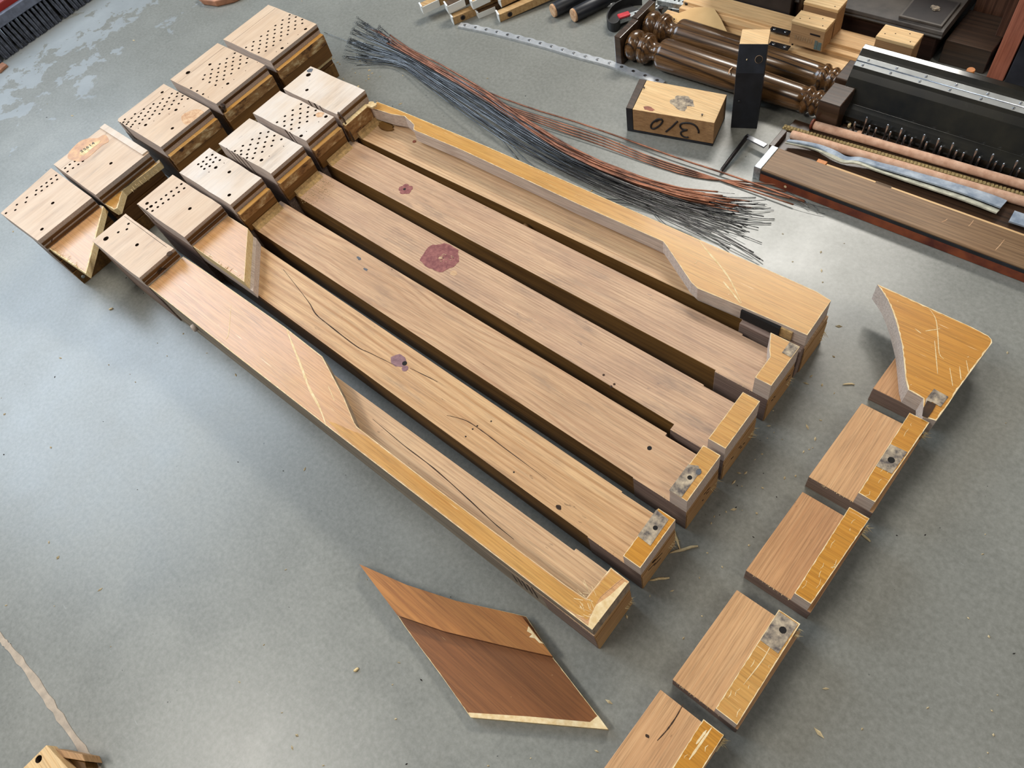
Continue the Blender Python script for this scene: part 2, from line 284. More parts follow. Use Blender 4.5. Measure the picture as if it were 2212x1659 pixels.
def prism(pts, z0, z1, top=None, holes=(), depth=0.012, hmat=None, border=0.0, bmat=None, seg=0.005, rag=0.5):
    """vertical prism with optional round holes bored from above, or a ragged worn border round its top face"""
    pts = [(p[0], p[1]) for p in pts]
    if area2(pts) < 0: pts = pts[::-1]
    bm = bmesh.new(); n = len(pts)
    if border:
        sub = []
        for i in range(n):
            a, b = Vector(pts[i]), Vector(pts[(i+1) % n]); k = max(1, int((b-a).length/seg))
            for j in range(k): sub.append(a+(b-a)*(j/k))
        pts = sub; n = len(pts)
    T = [bm.verts.new((p[0], p[1], z1)) for p in pts]; B = [bm.verts.new((p[0], p[1], z0)) for p in pts]
    bm.faces.new(B[::-1])
    for i in range(n): bm.faces.new((B[i], B[(i+1) % n], T[(i+1) % n], T[i]))
    tops = []
    if holes:
        E = [bm.edges.get((T[i], T[(i+1) % n])) for i in range(n)]
        for (hx, hy, r) in holes:
            k = 10 if r > 0.002 else 6
            ring = [bm.verts.new((hx+r*math.cos(2*math.pi*j/k), hy+r*math.sin(2*math.pi*j/k), z1)) for j in range(k)]
            low = [bm.verts.new((a.co.x, a.co.y, z1-depth)) for a in ring]
            for j in range(k):
                E.append(bm.edges.new((ring[j], ring[(j+1) % k])))
                f = bm.faces.new((ring[j], ring[(j+1) % k], low[(j+1) % k], low[j])); f.material_index = hmat or 0
            f = bm.faces.new(low); f.material_index = hmat or 0
        r = bmesh.ops.triangle_fill(bm, use_beauty=True, use_dissolve=False, edges=E)
        tops = [g for g in r['geom'] if isinstance(g, bmesh.types.BMFace)]
    elif border:
        I = []
        for i in range(n):
            a, b, c = Vector(pts[i-1]), Vector(pts[i]), Vector(pts[(i+1) % n])
            d1 = (b-a).normalized(); d2 = (c-b).normalized(); n1 = Vector((-d1.y, d1.x)); n2 = Vector((-d2.y, d2.x)); nn = n1+n2
            nn = nn/max(0.35, nn.length_squared/2)
            q = b+nn*border*0.7*(1+0.55*rag*random.uniform(-1, 1.3)); I.append(bm.verts.new((q.x, q.y, z1)))
        for i in range(n):
            f = bm.faces.new((T[i], T[(i+1) % n], I[(i+1) % n], I[i])); f.material_index = bmat or 0
        tops = [bm.faces.new(I)]
    else: tops = [bm.faces.new(T)]
    for f in tops: f.material_index = top or 0
    bmesh.ops.recalc_face_normals(bm, faces=bm.faces)
    return me_from(bm)
def yz_prism(sec, x0, x1, close=True):
    """section of (y,z) points swept along x"""
    bm = bmesh.new(); A = [bm.verts.new((x0, p[0], p[1])) for p in sec]; B = [bm.verts.new((x1, p[0], p[1])) for p in sec]; n = len(sec)
    for i in range(n): bm.faces.new((A[i], A[(i+1) % n], B[(i+1) % n], B[i]))
    bm.faces.new(A[::-1]); bm.faces.new(B); bmesh.ops.recalc_face_normals(bm, faces=bm.faces); return me_from(bm)
def xz_prism(sec, y0, y1):
    bm = bmesh.new(); A = [bm.verts.new((p[0], y0, p[1])) for p in sec]; B = [bm.verts.new((p[0], y1, p[1])) for p in sec]; n = len(sec)
    for i in range(n): bm.faces.new((A[i], A[(i+1) % n], B[(i+1) % n], B[i]))
    bm.faces.new(A[::-1]); bm.faces.new(B); bmesh.ops.recalc_face_normals(bm, faces=bm.faces); return me_from(bm)
def tube(pts, r, k=6, caps=True, bm=None, mat=0):
    """round bar through pts; r number or list"""
    own = bm is None; bm = bm or bmesh.new(); pts = [Vector(p) for p in pts]; n = len(pts); rings = []
    for i in range(n):
        t = (pts[min(i+1, n-1)]-pts[max(i-1, 0)]).normalized()
        a = t.cross(Vector((0, 0, 1))); a = a.normalized() if a.length > 1e-4 else Vector((1, 0, 0)); b = t.cross(a)
        rr = r[i] if isinstance(r, (list, tuple)) else r
        rings.append([bm.verts.new(pts[i]+(a*math.cos(2*math.pi*j/k)+b*math.sin(2*math.pi*j/k))*rr) for j in range(k)])
    fs = []
    for i in range(n-1):
        for j in range(k): fs.append(bm.faces.new((rings[i][j], rings[i][(j+1) % k], rings[i+1][(j+1) % k], rings[i+1][j])))
    if caps: fs.append(bm.faces.new(rings[0][::-1])); fs.append(bm.faces.new(rings[-1]))
    for f in fs: f.material_index = mat; f.smooth = len(f.verts) == 4
    if own:
        bmesh.ops.recalc_face_normals(bm, faces=bm.faces); return me_from(bm)
def lathe(p0, axis, prof, k=24):
    """profile [(t,r)] turned about axis from p0"""
    axis = Vector(axis).normalized(); a = axis.cross(Vector((0, 0, 1)) if abs(axis.z) < 0.9 else Vector((1, 0, 0))).normalized(); b = axis.cross(a); p0 = Vector(p0); bm = bmesh.new(); R = []
    for t, r in prof: R.append([bm.verts.new(p0+axis*t+(a*math.cos(2*math.pi*j/k)+b*math.sin(2*math.pi*j/k))*r) for j in range(k)])
    for i in range(len(R)-1):
        for j in range(k):
            f = bm.faces.new((R[i][j], R[i][(j+1) % k], R[i+1][(j+1) % k], R[i+1][j])); f.smooth = True
    bm.faces.new(R[0][::-1]); bm.faces.new(R[-1]); bmesh.ops.recalc_face_normals(bm, faces=bm.faces); return me_from(bm)
def ribbon(pts, w, h=0.0005, taper=True):
    """thin raised or filled line lying on a surface; pts 3-d, width w (horizontal)"""
    bm = bmesh.new(); pts = [Vector(p) for p in pts]; n = len(pts); rows = []
    for i in range(n):
        t = pts[min(i+1, n-1)]-pts[max(i-1, 0)]; s = Vector((-t.y, t.x, 0)).normalized()
        ww = w*(1 if not taper else (0.25+0.75*math.sin(math.pi*(i+0.5)/n)))/2*random.uniform(0.7, 1.3)
        rows.append([bm.verts.new(pts[i]+s*e*ww+Vector((0, 0, d))) for e, d in ((-1, -0.0003), (1, -0.0003), (1, h), (-1, h))])
    for i in range(n-1):
        for j in range(4): bm.faces.new((rows[i][j], rows[i][(j+1) % 4], rows[i+1][(j+1) % 4], rows[i+1][j]))
    bm.faces.new(rows[0]); bm.faces.new(rows[-1][::-1]); bmesh.ops.recalc_face_normals(bm, faces=bm.faces); return me_from(bm)
def blob(cx, cy, z, rx, ry, h=0.0006, n=28, rag=0.15, hole=None, hm=1, seed=0):
    """thin irregular spot of paint / filler; optional bored hole in it"""
    rd = random.Random(seed); pts = []
    for i in range(n):
        a = 2*math.pi*i/n; q = 1+rag*(noise.noise(Vector((math.cos(a)*1.6+seed*3.1, math.sin(a)*1.6, seed)))*1.6+rd.uniform(-.25, .25))
        pts.append((cx+rx*q*math.cos(a), cy+ry*q*math.sin(a)))
    if hole: return prism(pts, z-0.0005, z+h, 0, [hole], h+0.0002, hm)
    return prism(pts, z-0.0005, z+h)
def disc(cx, cy, z, r, h=0.0006, n=14): return prism([(cx+r*math.cos(2*math.pi*i/n), cy+r*math.sin(2*math.pi*i/n)) for i in range(n)], z-0.0004, z+h)
def spline(P, m=6):
    P = [Vector(p) for p in P]; out = []
    for i in range(len(P)-1):
        a, b, c, d = P[max(i-1, 0)], P[i], P[i+1], P[min(i+2, len(P)-1)]
        for j in range(m):
            t = j/m; out.append(0.5*((2*b)+(c-a)*t+(2*a-5*b+4*c-d)*t*t+(3*b-a-3*c+d)*t*t*t))
    out.append(P[-1]); return out
def crop(pts, ox, oy, s): return [(ox+a/s, oy+b/s) for a, b in pts]
def fringe(x0, x1, y0, y1, z, n, ln, d):
    """torn fibres: little spikes standing off an edge from (x0,y0) to (x1,y1) towards direction d"""
    bm = bmesh.new(); d = Vector(d)
    for i in range(n):
        t = random.random(); p = Vector((x0+(x1-x0)*t, y0+(y1-y0)*t, z+random.uniform(-0.003, 0.001))); q = p+(d+Vector((random.uniform(-.5, .5), random.uniform(-.5, .5), random.uniform(-.6, .3))))*ln*random.uniform(.3, 1)
        s = Vector((random.uniform(-1, 1), random.uniform(-1, 1), random.uniform(-1, 1))).normalized()*0.0007
        v = [bm.verts.new(p-s), bm.verts.new(p+s), bm.verts.new(p+s.cross(d)*1.0), bm.verts.new(q)]
        for a in ((0, 1, 2), (0, 1, 3), (1, 2, 3), (2, 0, 3)): bm.faces.new([v[i_] for i_ in a])
    bmesh.ops.recalc_face_normals(bm, faces=bm.faces); return me_from(bm)

# ================================================================== the floor
fl = link('floor', box(-6, 7, -6, 6, -0.1, 0.0), ['concrete']); fl['kind'] = 'structure'
jp = [(-60, 1300), (0, 1376), (22, 1401), (60, 1448), (110, 1520), (160, 1592), (205, 1655), (250, 1720)]
jo = link('joint_filler', ribbon(spline([at(a, b) for a, b in jp], 5), 0.0110, 0.0012, False), ['joint'], fl); jo['label'] = 'beige filler strip in the floor joint'

# ================================================================== pin block pieces
ZT = 0.145
def hp(lst, ox, oy, s, r=0.0031):
    out = []
    for e in lst:
        p = at(ox+e[0]/s, oy+e[1]/s, ZT); k = e[2] if len(e) > 2 else 'n'
        out.append((p.x, p.y, {'n': r, 'L': 0.0043, 'X': 0.0062, 's': 0.0014}[k]))
    return out
HOLES = {
 'B5': hp([(805,178),(880,204),(957,233),(722,240),(800,225),(874,252),(957,279),(636,305),(712,292),(797,268),(874,300),(549,373),(627,354),(711,335),(790,320),(869,345),(996,347,'L'),(465,434),(540,420),(627,401),(705,384),(790,362),(375,498),(453,486),(540,467),(615,449),(704,429),(780,412),(285,567),(364,551),(453,531),(531,513),(618,495),(697,480),(358,598),(440,580),(529,560),(610,543),(437,627),(520,609),(905,415,'s'),(783,517,'s'),(648,618,'s'),(715,575,'L')], 480, 0, 5.53),
 'B4': hp([(1477,194),(1548,229),(1628,255),(1747,303,'s'),(1384,258),(1461,245),(1542,273),(1617,308),(1298,323),(1373,309),(1456,293),(1540,323),(1180,327,'L'),(1207,388),(1282,373),(1370,356),(1447,341),(1525,373),(1118,454),(1193,440),(1280,422),(1357,405),(1448,386),(1435,437),(1099,505),(1186,487),(1265,473),(1352,457),(1176,539),(1261,521),(1342,506),(1248,575),(1393,557,'L'),(955,610),(1028,644),(1099,682),(918,425,'X'),(1466,507,'s'),(1328,605,'s'),(1607,403,'s'),(1161,718,'s')], 240, 80, 5.53),
 'B3': hp([(610,660,'L'),(725,676),(804,662),(862,697),(920,735),(617,739),(693,726),(784,709),(844,744),(506,800),(584,789),(667,774),(749,760),(808,795),(392,861),(469,850),(555,834),(637,823),(725,806),(285,919),(358,910),(443,895),(524,882),(613,866),(693,858),(775,870,'L'),(164,983),(244,969),(329,953),(407,941),(494,927),(577,917),(128,1032),(206,1016),(290,1004),(376,986),(457,974),(165,1058),(257,1046),(338,1033),(412,1050,'L'),(214,1090),(732,1090,'L'),(871,829,'s'),(693,920,'s'),(511,1002,'s'),(325,1090,'s')], 240, 80, 5.53),
 'B2': hp([(895,378),(990,378),(834,416),(936,416),(779,460),(872,459),(808,501),(1325,402,'L')], 0, 280, 5.53),
 'B1': hp([(670,548),(610,590),(682,596),(555,635),(622,638),(495,679),(563,680),(434,725),(498,729),(426,777),(322,811),(308,867),(202,896),(183,960),(72,998),(630,877,'L'),(501,1189,'L')], 0, 280, 5.53),
 'N1': hp([(484,185),(465,250),(362,286),(215,362,'X'),(586,436,'L')], 190, 450, 5.53),
 'N2': hp([(750,720),(678,777),(795,787),(590,836),(709,847),(507,897),(627,905),(430,958),(546,966),(346,1012),(458,1026),(204,1027,'L'),(375,1086),(267,1075,'L'),(291,1146),(188,1130),(886,1110,'L')], 290, 300, 7.373),
 'N3': hp([(1243,253),(1152,295),(1298,298),(1210,330),(1363,338),(1098,361),(1258,371),(1020,404),(1150,402),(1069,440),(1202,435),(1117,477),(1299,456,'L'),(1514,527,'L'),(1513,894,'L'),(1190,527,'s'),(1431,386,'s')], 290, 300, 7.373),
 'N4': hp([(827,588),(710,606),(917,643),(806,662),(586,700),(691,685),(1022,698),(900,716),(671,755),(780,739),(447,795),(558,777),(764,809),(877,795),(641,834),(533,852),(421,869),(736,885),(626,903),(510,921),(315,883),(400,940),(487,992),(596,980),(724,1007,'L'),(1055,801,'s'),(840,948,'s')], 460, 200, 6.9125),
 'N5': hp([(1316,172),(1424,220),(1304,241),(1533,266),(1192,263),(1415,290),(1307,311),(1521,337),(1188,335),(1076,352),(1409,359),(1298,380),(958,443),(1067,428),(1182,405),(1406,431),(1296,448),(1170,477),(1067,498),(1285,526),(1170,544),(1687,358,'L'),(1307,655,'L'),(1580,438,'s'),(1398,582,'s')], 460, 200, 6.9125),
 'N6': hp([(527,288,'X'),(505,514,'L')], 590, 120, 6.9125)}

def pin_top(T, key, outline, mat, z0=0.113, z1=ZT):
    xs = [p[0] for p in outline]; ys = [p[1] for p in outline]; hs = []
    for (x, y, r) in HOLES[key]:
        x = min(max(x, min(xs)+r+0.003), max(xs)-r-0.003); y = min(max(y, min(ys)+r+0.0015), max(ys)-r-0.0015)
        if all((x-a)**2+(y-b)**2 > (r+c+0.0006)**2 for a, b, c in hs): hs.append((x, y, r))
    return T.part('pin_block', prism(outline, z0, z1, 1, hs, 0.014, 2), ['sawn_pale', mat, 'hole'])
def laminate(T, x0, x1, y0, y1, z1, fronts, mats):
    """stacked boards of the back rail below the pin block, each front a little different"""
    n = len(fronts); zz = [z1*i/n for i in range(n+1)]
    for i in range(n):
        T.part('rail_board', box(x0-fronts[i], x1, y0, y1, zz[i], zz[i+1]-0.0006), [mats[i]], 0.0006)
def slits(T, xs, y, z0, z1, lean=-0.02):
    """pin holes sawn through lengthwise, showing as dark slits on the sawn cheek"""
    for x in xs:
        bm = bmesh.new(); c = [(x, z1), (x+0.0035, z1), (x+0.0028+lean, z0), (x+lean, z0)]
        A = [bm.verts.new((p[0], y+0.0005, p[1])) for p in c]; B = [bm.verts.new((p[0], y-0.001, p[1])) for p in c]
        bm.faces.new(A); bm.faces.new(B[::-1])
        for i in range(4): bm.faces.new((A[i], A[(i+1) % 4], B[(i+1) % 4], B[i]))
        bmesh.ops.recalc_face_normals(bm, faces=bm.faces); T.part('sawn_pin_hole', me_from(bm), ['hole'])
def wob(x0, x1, y0, y1, seed, a=0.0012, cut=()):
    """outline of a sawn rectangle with slightly wandering saw cuts on the y0 and y1 sides"""
    rd = random.Random(seed); P = [(x0, y0)]
    for i in range(1, 5): P.append((x0+(x1-x0)*i/5, y0+rd.uniform(-a, a)))
    P.append((x1, y0)); P.append((x1, y1))
    for i in range(1, 5): P.append((x1-(x1-x0)*i/5, y1+rd.uniform(-a, a)))
    P.append((x0, y1)); return P

BACK = [  # x front, x back, y right, y left, label
 ('B1', 1.595, 1.772, -0.185, -0.042, 'maple', 'maple pin block offcut with a sharp triangular amber corner, leftmost of all'),
 ('B2', 1.594, 1.790, -0.343, -0.195, 'maple', 'pin block offcut with an amber varnish patch and stamped digits on its top'),
 ('B3', 1.582, 1.778, -0.515, -0.370, 'maple', 'pin block offcut with a round tan stain, third from the left of the back row'),
 ('B4', 1.579, 1.776, -0.688, -0.534, 'maple', 'pin block offcut with a single large hole by its back edge'),
 ('B5', 1.578, 1.774, -0.860, -0.705, 'maple', 'topmost pin block offcut of the back row, nearest the loops of the wire bundle')]
for i, (k, x0, x1, y0, y1, mt, lb) in enumerate(BACK):
    T = Thing('pin_block_offcut', lb, 'wood offcut', ((x0+x1)/2, (y0+y1)/2, 0), 'back row of pin block offcuts')
    ol = wob(x0, x1, y0, y1, i)
    if k == 'B1': ol = [(x0, y0), (x1+0.012, y0), (x1-0.008, y1+0.006), (x0, y1)]
    if k == 'B3': ol = [(x0, y0), (x1, y0), (x1, y1-0.006), (x1-0.006, y1), (x0, y1)]
    pin_top(T, k, ol, mt)
    laminate(T, x0, x1-0.002, y0, y1, 0.113, (0.002, -0.001, -0.004), ('stain', 'rail_brown', 'rail_brown'))
    if k in ('B3', 'B4', 'B5'):
        T.part('ledge', box(x0-0.013, x0-0.0005, y0+0.0012, y1-0.0012, 0.0965, 0.1215, 1), ['torn', 'ledge'], 0.0012)
        T.part('ledge_base', box(x0-0.0122, x0-0.0005, y0+0.0012, y1-0.0012, 0.062, 0.0963), ['rail_face'], 0.0006)
        T.part('cleat', box(x0-0.006, x0-0.0025, y0+0.001, y1-0.001, 0.052, 0.0615), ['edge'], 0.0006)
    for dz in ((0.133, 0.1225) if k in ('B1', 'B2') else (0.135,)):   # laminations showing on the front
        T.part('lamination', box(x0-0.0016, x0-0.0001, y0+0.0006, y1-0.0006, dz-0.004, dz+0.0025), ['rail_brown'], 0.0004)
    if k in ('B2', 'B3', 'B4', 'B5'): T.part('glue_line', ribbon([(x1-0.032, y, ZT) for y in (y0+.002, y0+.05, y1-.05, y1-.002)], 0.0006, 0.0001, False), ['crack'])
    if k == 'B1':
        V = [(1.597, y1-0.004), (1.600, y0-0.004), (1.588, y0-0.005), (1.4575, -0.0665), (1.446, -0.055)]
        T.part('corner_panel', prism(V, 0.101, 0.117, 1, border=0.0035, bmat=2, rag=0.8), ['edge', 'lacquer_p', 'cream'])
        T.part('torn_fibres', fringe(1.585, 1.455, y1-0.006, -0.054, 0.1172, 60, 0.016, (0.1, -0.8, 0.25)), ['cream'])
        for a, b in ((-0.052, 0.016), (-0.073, 0.020)): T.part('screw_head', lathe((1.5945, a, b), (-1, 0, 0), [(0, .0045), (.002, .0045), (.0034, .003)], 12), ['galv'])
        T.part('check', ribbon([(1.5952, -0.066, 0.128), (1.594, -0.060, 0.125), (1.5955, -0.055, 0.1175)], 0.002, 0.001), ['crack'])
    if k == 'B2':
        V = [(1.595, y1-0.001), (1.595, y0-0.010), (1.586, y0-0.006), (1.588, -0.300), (1.592, -0.262), (1.590, -0.244), (1.552, -0.205), (1.556, -0.198)]
        T.part('corner_panel', prism(V, 0.100, 0.117, 1, border=0.003, bmat=2, rag=0.9), ['edge', 'lacquer', 'cream'])
        T.part('torn_fibres', fringe(1.588, 1.590, -0.345, -0.255, 0.110, 45, 0.010, (-1, 0.1, -0.5)), ['edge'])
        T.part('top_strip', box(x0+0.004, x1, y0-0.003, y0+0.013, ZT-0.004, ZT+0.0035), ['maple_w'], 0.001)
        st = crop([(175,690),(560,310),(900,170),(1300,150),(1520,30),(1660,60),(1740,280),(1480,440),(1100,780),(800,1010),(560,1080),(320,1030),(110,930)], 140, 290, 18.43)
        sp = [at(a, b, ZT+0.0004) for a, b in st]
        stn = T.part('varnish_patch', prism([(p.x, p.y) for p in spline(sp+[sp[0]], 4)[:-1]], ZT-0.0004, ZT+0.0004), ['amber_stain'])
        pa = [at(140+a/18.43, 290+b/18.43, ZT+0.0008) for a, b in ((590,700),(860,520),(1130,330),(1420,230),(1380,340),(1080,560),(760,830),(590,830))]
        T.part('bare_patch', prism([(p.x, p.y) for p in pa], ZT-0.0002, ZT+0.0006), ['edge'], parent=stn)
        tc = bpy.data.curves.new('stamp', 'FONT'); tc.body = '55614'; tc.size = 0.0135; tc.extrude = 0.0002; tc.space_character = 1.05
        to = bpy.data.objects.new('stamp_tmp', tc); COL.objects.link(to)
        q0 = at(140+660/18.43, 290+740/18.43, ZT+0.0009); q1 = at(140+1200/18.43, 290+360/18.43, ZT+0.0009); ang = math.atan2((q1-q0).y, (q1-q0).x)
        dg = bpy.context.evaluated_depsgraph_get(); tm = bpy.data.meshes.new_from_object(to.evaluated_get(dg)); bpy.data.objects.remove(to, do_unlink=True)
        wd = max(v.co.x for v in tm.vertices); tm.transform(Matrix.Translation(q0) @ Matrix.Rotation(ang, 4, 'Z') @ Matrix.Diagonal(((q1-q0).length/wd, 1.0, 1, 1)))
        tm.materials.clear(); so = T.part('stamped_number', tm, ['ink'], parent=stn, label='stamped dark digits')
    if k == 'B3':
        p = at(240+985/5.53, 80+960/5.53, ZT); T.part('tan_stain', prism([(min(max(p.x+0.034*math.cos(a)*(1+.1*math.sin(3*a)), x0+0.001), x1), min(max(p.y+0.026*math.sin(a), y0+.001), y1)) for a in [i*math.pi/16 for i in range(32)]], ZT-0.0004, ZT+0.0002), ['end_grain'])
        slits(T, (1.757, 1.748), y1, 0.105, ZT, -0.018)
    if k == 'B4':
        T.part('dowel_stub', lathe((x0-0.004, y1-0.006, 0.1215), (-0.35, -0.1, 1), [(0, .006), (.018, .006), (.02, .005)], 14), ['oak_dark'])

# ------------------------------------------------------------------ the six posts
NEAR = [  # key, front x, back x, y right, y left (pin block); post y right far/near, left far/near; rail y; post material
 ('N1', 1.288, 1.475, -0.200, -0.112, (-0.197, -0.196), (-0.115, -0.117), (-0.200, -0.117), 'post_a', 'maple', 0.117, 0.085),
 ('N2', 1.293, 1.476, -0.330, -0.231, (-0.329, -0.314), (-0.240, -0.227), (-0.312, -0.226), 'post_c', 'maple', 0.106, 0.072),
 ('N3', 1.276, 1.467, -0.429, -0.342, (-0.438, -0.433), (-0.351, -0.342), (-0.428, -0.341), 'post_d', 'maple_w', 0.115, 0.072),
 ('N4', 1.267, 1.458, -0.541, -0.4485, (-0.547, -0.538), (-0.467, -0.452), (-0.536, -0.441), 'post_b', 'maple_w', 0.115, 0.072),
 ('N5', 1.273, 1.465, -0.641, -0.5565, (-0.657, -0.655), (-0.571, -0.571), (-0.652, -0.568), 'post_b', 'maple_w', 0.115, 0.072),
 ('N6', 1.273, 1.463, -0.738, -0.650, (-0.755, -0.757), (-0.669, -0.679), (-0.757, -0.680), 'post_a', 'maple_w', 0.110, 0.072)]
LBL = ['piano back post with a long stepped amber top, nearest the loose brown board',
       'piano back post with a pale triangle on top, a crack and a purple spot',
       'piano back post between the cracked one and the one with a large red spot',
       'piano back post with one large round red paint spot',
       'piano back post with a small flower-shaped red paint spot',
       'piano back post with a raised amber rim along its outer edge, next to the wires']
XR, XE = 0.286, 0.192
for i, (k, x0, x1, y0, y1, pr, pl, ry, pm, mt, zc, zp) in enumerate(NEAR):
    T = Thing('back_post', LBL[i], 'wood beam', (0.75, (y0+y1)/2, 0), 'sawn piano back posts')
    pin_top(T, k, wob(x0, x1, y0, y1, 20+i), mt)
    for dz in ((0.135, 0.1255) if i < 2 else (0.134,)):
        T.part('lamination', box(x0-0.0016, x0-0.0001, y0+0.0006, y1-0.0006, dz-0.004, dz+0.003), ['rail_brown'], 0.0004)
    # rail under the pin block: two boards, then the post
    T.part('rail_board', box(x0, x1-0.002, y0, y1, 0.0, 0.055), ['sawn'], 0.0008)
    T.part('rail_board', box(x0, x1-0.001, y0, y1, 0.0556, 0.1124), ['sawn'], 0.0008)
    xp = x0-0.001
    post = prism([(xp, pr[0]), (XR, pr[1]), (XR, ry[0]), (XE, ry[0]), (XE, ry[1]), (XR, ry[1]), (XR, pl[1]), (xp, pl[0])], 0.0, zp, 1)
    for f in post.polygons:
        if f.normal.z < 0.5 and f.center.x < XR+0.0002: f.material_index = 3 if f.center.x < XE+0.0002 else 2
    rl = T.part('post', post, ['weathered' if i == 0 else 'stain', pm, 'sawn', 'end_tan'], 0.0012)
    T.part('torn_fibres', fringe(XE, XR, ry[1], ry[1], zp-0.0006, 40, 0.006, (0.2, -1, 0.1)), ['cream'], parent=rl)
    T.part('torn_fibres', fringe(XE, XE, ry[0], ry[0]+0.02, 0.03, 26, 0.012, (-0.6, -0.4, -0.4)), ['edge'], parent=rl)
    if i >= 2:
        if i < 5:
            T.part('ledge', box(x0-0.0135, x0-0.0005, y0+0.0012, y1-0.0012, 0.101, 0.1215, 1), ['torn', 'ledge'], 0.0012)
            T.part('ledge_base', box(x0-0.0126, x0-0.0005, y0+0.0012, y1-0.0012, zp, 0.1008), ['rail_face'], 0.0006)
        else:
            T.part('ledge', box(x0-0.0135, x0-0.0005, y0+0.012, y1-0.0012, zp, 0.119, 1), ['torn', 'edge'], 0.0016)
        xs = x0-0.0138; sec = [(xs, zp), (xs, zp+0.013), (xs-0.0035, zp+0.0055), (xs-0.012, zp)]
        T.part('glue_fillet', xz_prism(sec, max(y0, pr[0])+0.002, min(y1, pl[0])-0.001), ['dust'])
    if 1 <= i <= 4:
        xa = 0.2205 if i != 4 else 0.219
        ol = [(XE, ry[0]), (xa, ry[0]), (xa, ry[1]), (XE, ry[1])]
        if i == 4: ol = [(XE, ry[0]), (0.241, ry[0]), (0.226, -0.622), (0.219, -0.612), (0.219, ry[1]), (XE, ry[1])]
        cp = T.part('end_cap', prism(ol, zp-0.0004, zc, 1, border=0.0011, bmat=2, rag=0.9), ['sawn_pale', 'lacquer' if i != 1 else 'lacquer_d', 'cream'], 0.0)
        if i == 1:
            n = T.part('bolt_notch', prism([(0.1995, -0.3065), (0.2215, -0.309), (0.2210, -0.2615), (0.1985, -0.2600)], zc-0.0006, zc+0.0006, 0, [(0.2075, -0.2855, 0.0036)], 0.0004, 1), ['notch', 'black_hole'], parent=cp)
        if i == 2:
            n = T.part('bolt_notch', prism([(0.2215, -0.3895), (0.2215, -0.3405), (0.2015, -0.3415), (0.2015, -0.3905), (0.209, -0.396)], zc-0.0006, zc+0.0006, 0, [(0.2085, -0.3735, 0.0036)], 0.0004, 1), ['notch', 'black_hole'], parent=cp)
            T.part('filler_plug', blob(0.2035, -0.388, zc+0.0004, 0.004, 0.006, 0.0005, 12, 0.3, seed=4), ['plug'], parent=cp)
        if i == 4:
            T.part('bolt_notch', prism([(XE+0.001, -0.651), (0.2085, -0.6515), (0.2085, -0.628), (XE+0.001, -0.6275)], zc-0.0006, zc+0.0005), ['notch'], parent=cp)
        # end-grain pattern of the rail end: dark glue stains
    T.part('end_board', box(XE-0.0012, XE-0.0001, ry[0]+0.001, ry[1]-0.001, 0.002, zp-0.014), ['end_tan'], 0.0004)
    for q in range(0 if i in (0, 5) else 4):
        yy = random.uniform(ry[0]+.012, ry[1]-.015); zz = random.uniform(.025, zp-.02); ln = random.uniform(.004, .010) if i != 1 else .018
        bm = bmesh.new(); A = [bm.verts.new((XE-0.0016, yy+a_, zz+b_)) for a_, b_ in ((0, 0), (ln, ln*.55), (ln, ln*.55+.003), (0, .002))]; B = [bm.verts.new(v.co+Vector((.001, 0, 0))) for v in A]
        bm.faces.new(A); bm.faces.new(B[::-1])
        for e in range(4): bm.faces.new((A[e], A[(e+1) % 4], B[(e+1) % 4], B[e]))
        bmesh.ops.recalc_face_normals(bm, faces=bm.faces); T.part('end_stain', me_from(bm), ['crack'])

    def top(px, py, z=zp): return at(px, py, z)
    def line(pts, wdt, mat, name, z=zp, m=5, h=0.0003): return T.part(name, ribbon(spline([at(a, b, z) for a, b in pts], m), wdt, h), [mat])
    if i == 0:
        zv = 0.117
        V = [(1.2872, -0.1135), (1.2872, -0.2035), (1.24, -0.205), (0.957, -0.2075), (0.845, -0.204), (0.835, -0.2005), (0.747, -0.168), (0.697, -0.1455), (0.688, -0.143), (0.523, -0.142), (0.257, -0.144), (0.224, -0.146),
             (0.222, -0.2005), (XE-0.001, -0.1995), (XE+0.001, -0.1185), (0.426, -0.1165), (0.736, -0.1140), (1.0, -0.1130)]
        pn = T.part('stepped_panel', prism(V, zp-0.0003, zv, 1, border=0.0015, bmat=2, rag=1.0), ['weathered', 'lacquer_p', 'cream'])
        # deeper amber towards the bottom end
        W2 = [(0.66, -0.141), (0.523, -0.1412), (0.257, -0.1432), (0.2225, -0.1452), (0.2205, -0.1990), (0.2005, -0.198), (0.2095, -0.160), (0.205, -0.124), (0.24, -0.119), (0.426, -0.1178), (0.70, -0.1158), (0.745, -0.122)]
        T.part('amber_finish', prism(W2, zv-0.0004, zv+0.0004, 0, border=0.0012, bmat=1, rag=1.0), ['lacquer', 'lacquer_p'], parent=pn)
        T.part('scratch', ribbon(spline([at(a, b, zv) for a, b in ((620,713),(632,745),(650,790),(668,838),(690,880),(705,920))], 6), 0.0042, 0.0003), ['cream'], parent=pn)
        T.part('scratch', ribbon(spline([at(a, b, zv) for a, b in ((709,834),(716,850),(723,866))], 5), 0.0015, 0.0003), ['cream'], parent=pn)
        T.part('scratch', ribbon(spline([at(a, b, zv) for a, b in ((488,733),(494,720),(499,660))], 4), 0.0012, 0.0003), ['cream'], parent=pn)
        for q in range(26):
            a = at(1270+random.uniform(-14, 26), 1320+random.uniform(-46, 24), zv+0.0002); b = a+Vector((random.uniform(.004, .02), random.uniform(-.012, .006), 0))
            T.part('scratch', ribbon([a, (a+b)/2, b], random.uniform(.0004, .0009), 0.0003), ['cream'], parent=pn)
        T.part('worn_corner', prism([(XE-0.0008, -0.1965), (0.1955, -0.196), (0.201, -0.168), (0.208, -0.148), (0.205, -0.130), (0.2, -0.119), (XE+0.001, -0.1185)], zv-0.0003, zv+0.0008, 0, border=0.002, bmat=0, rag=1.2), ['cream'], parent=pn)
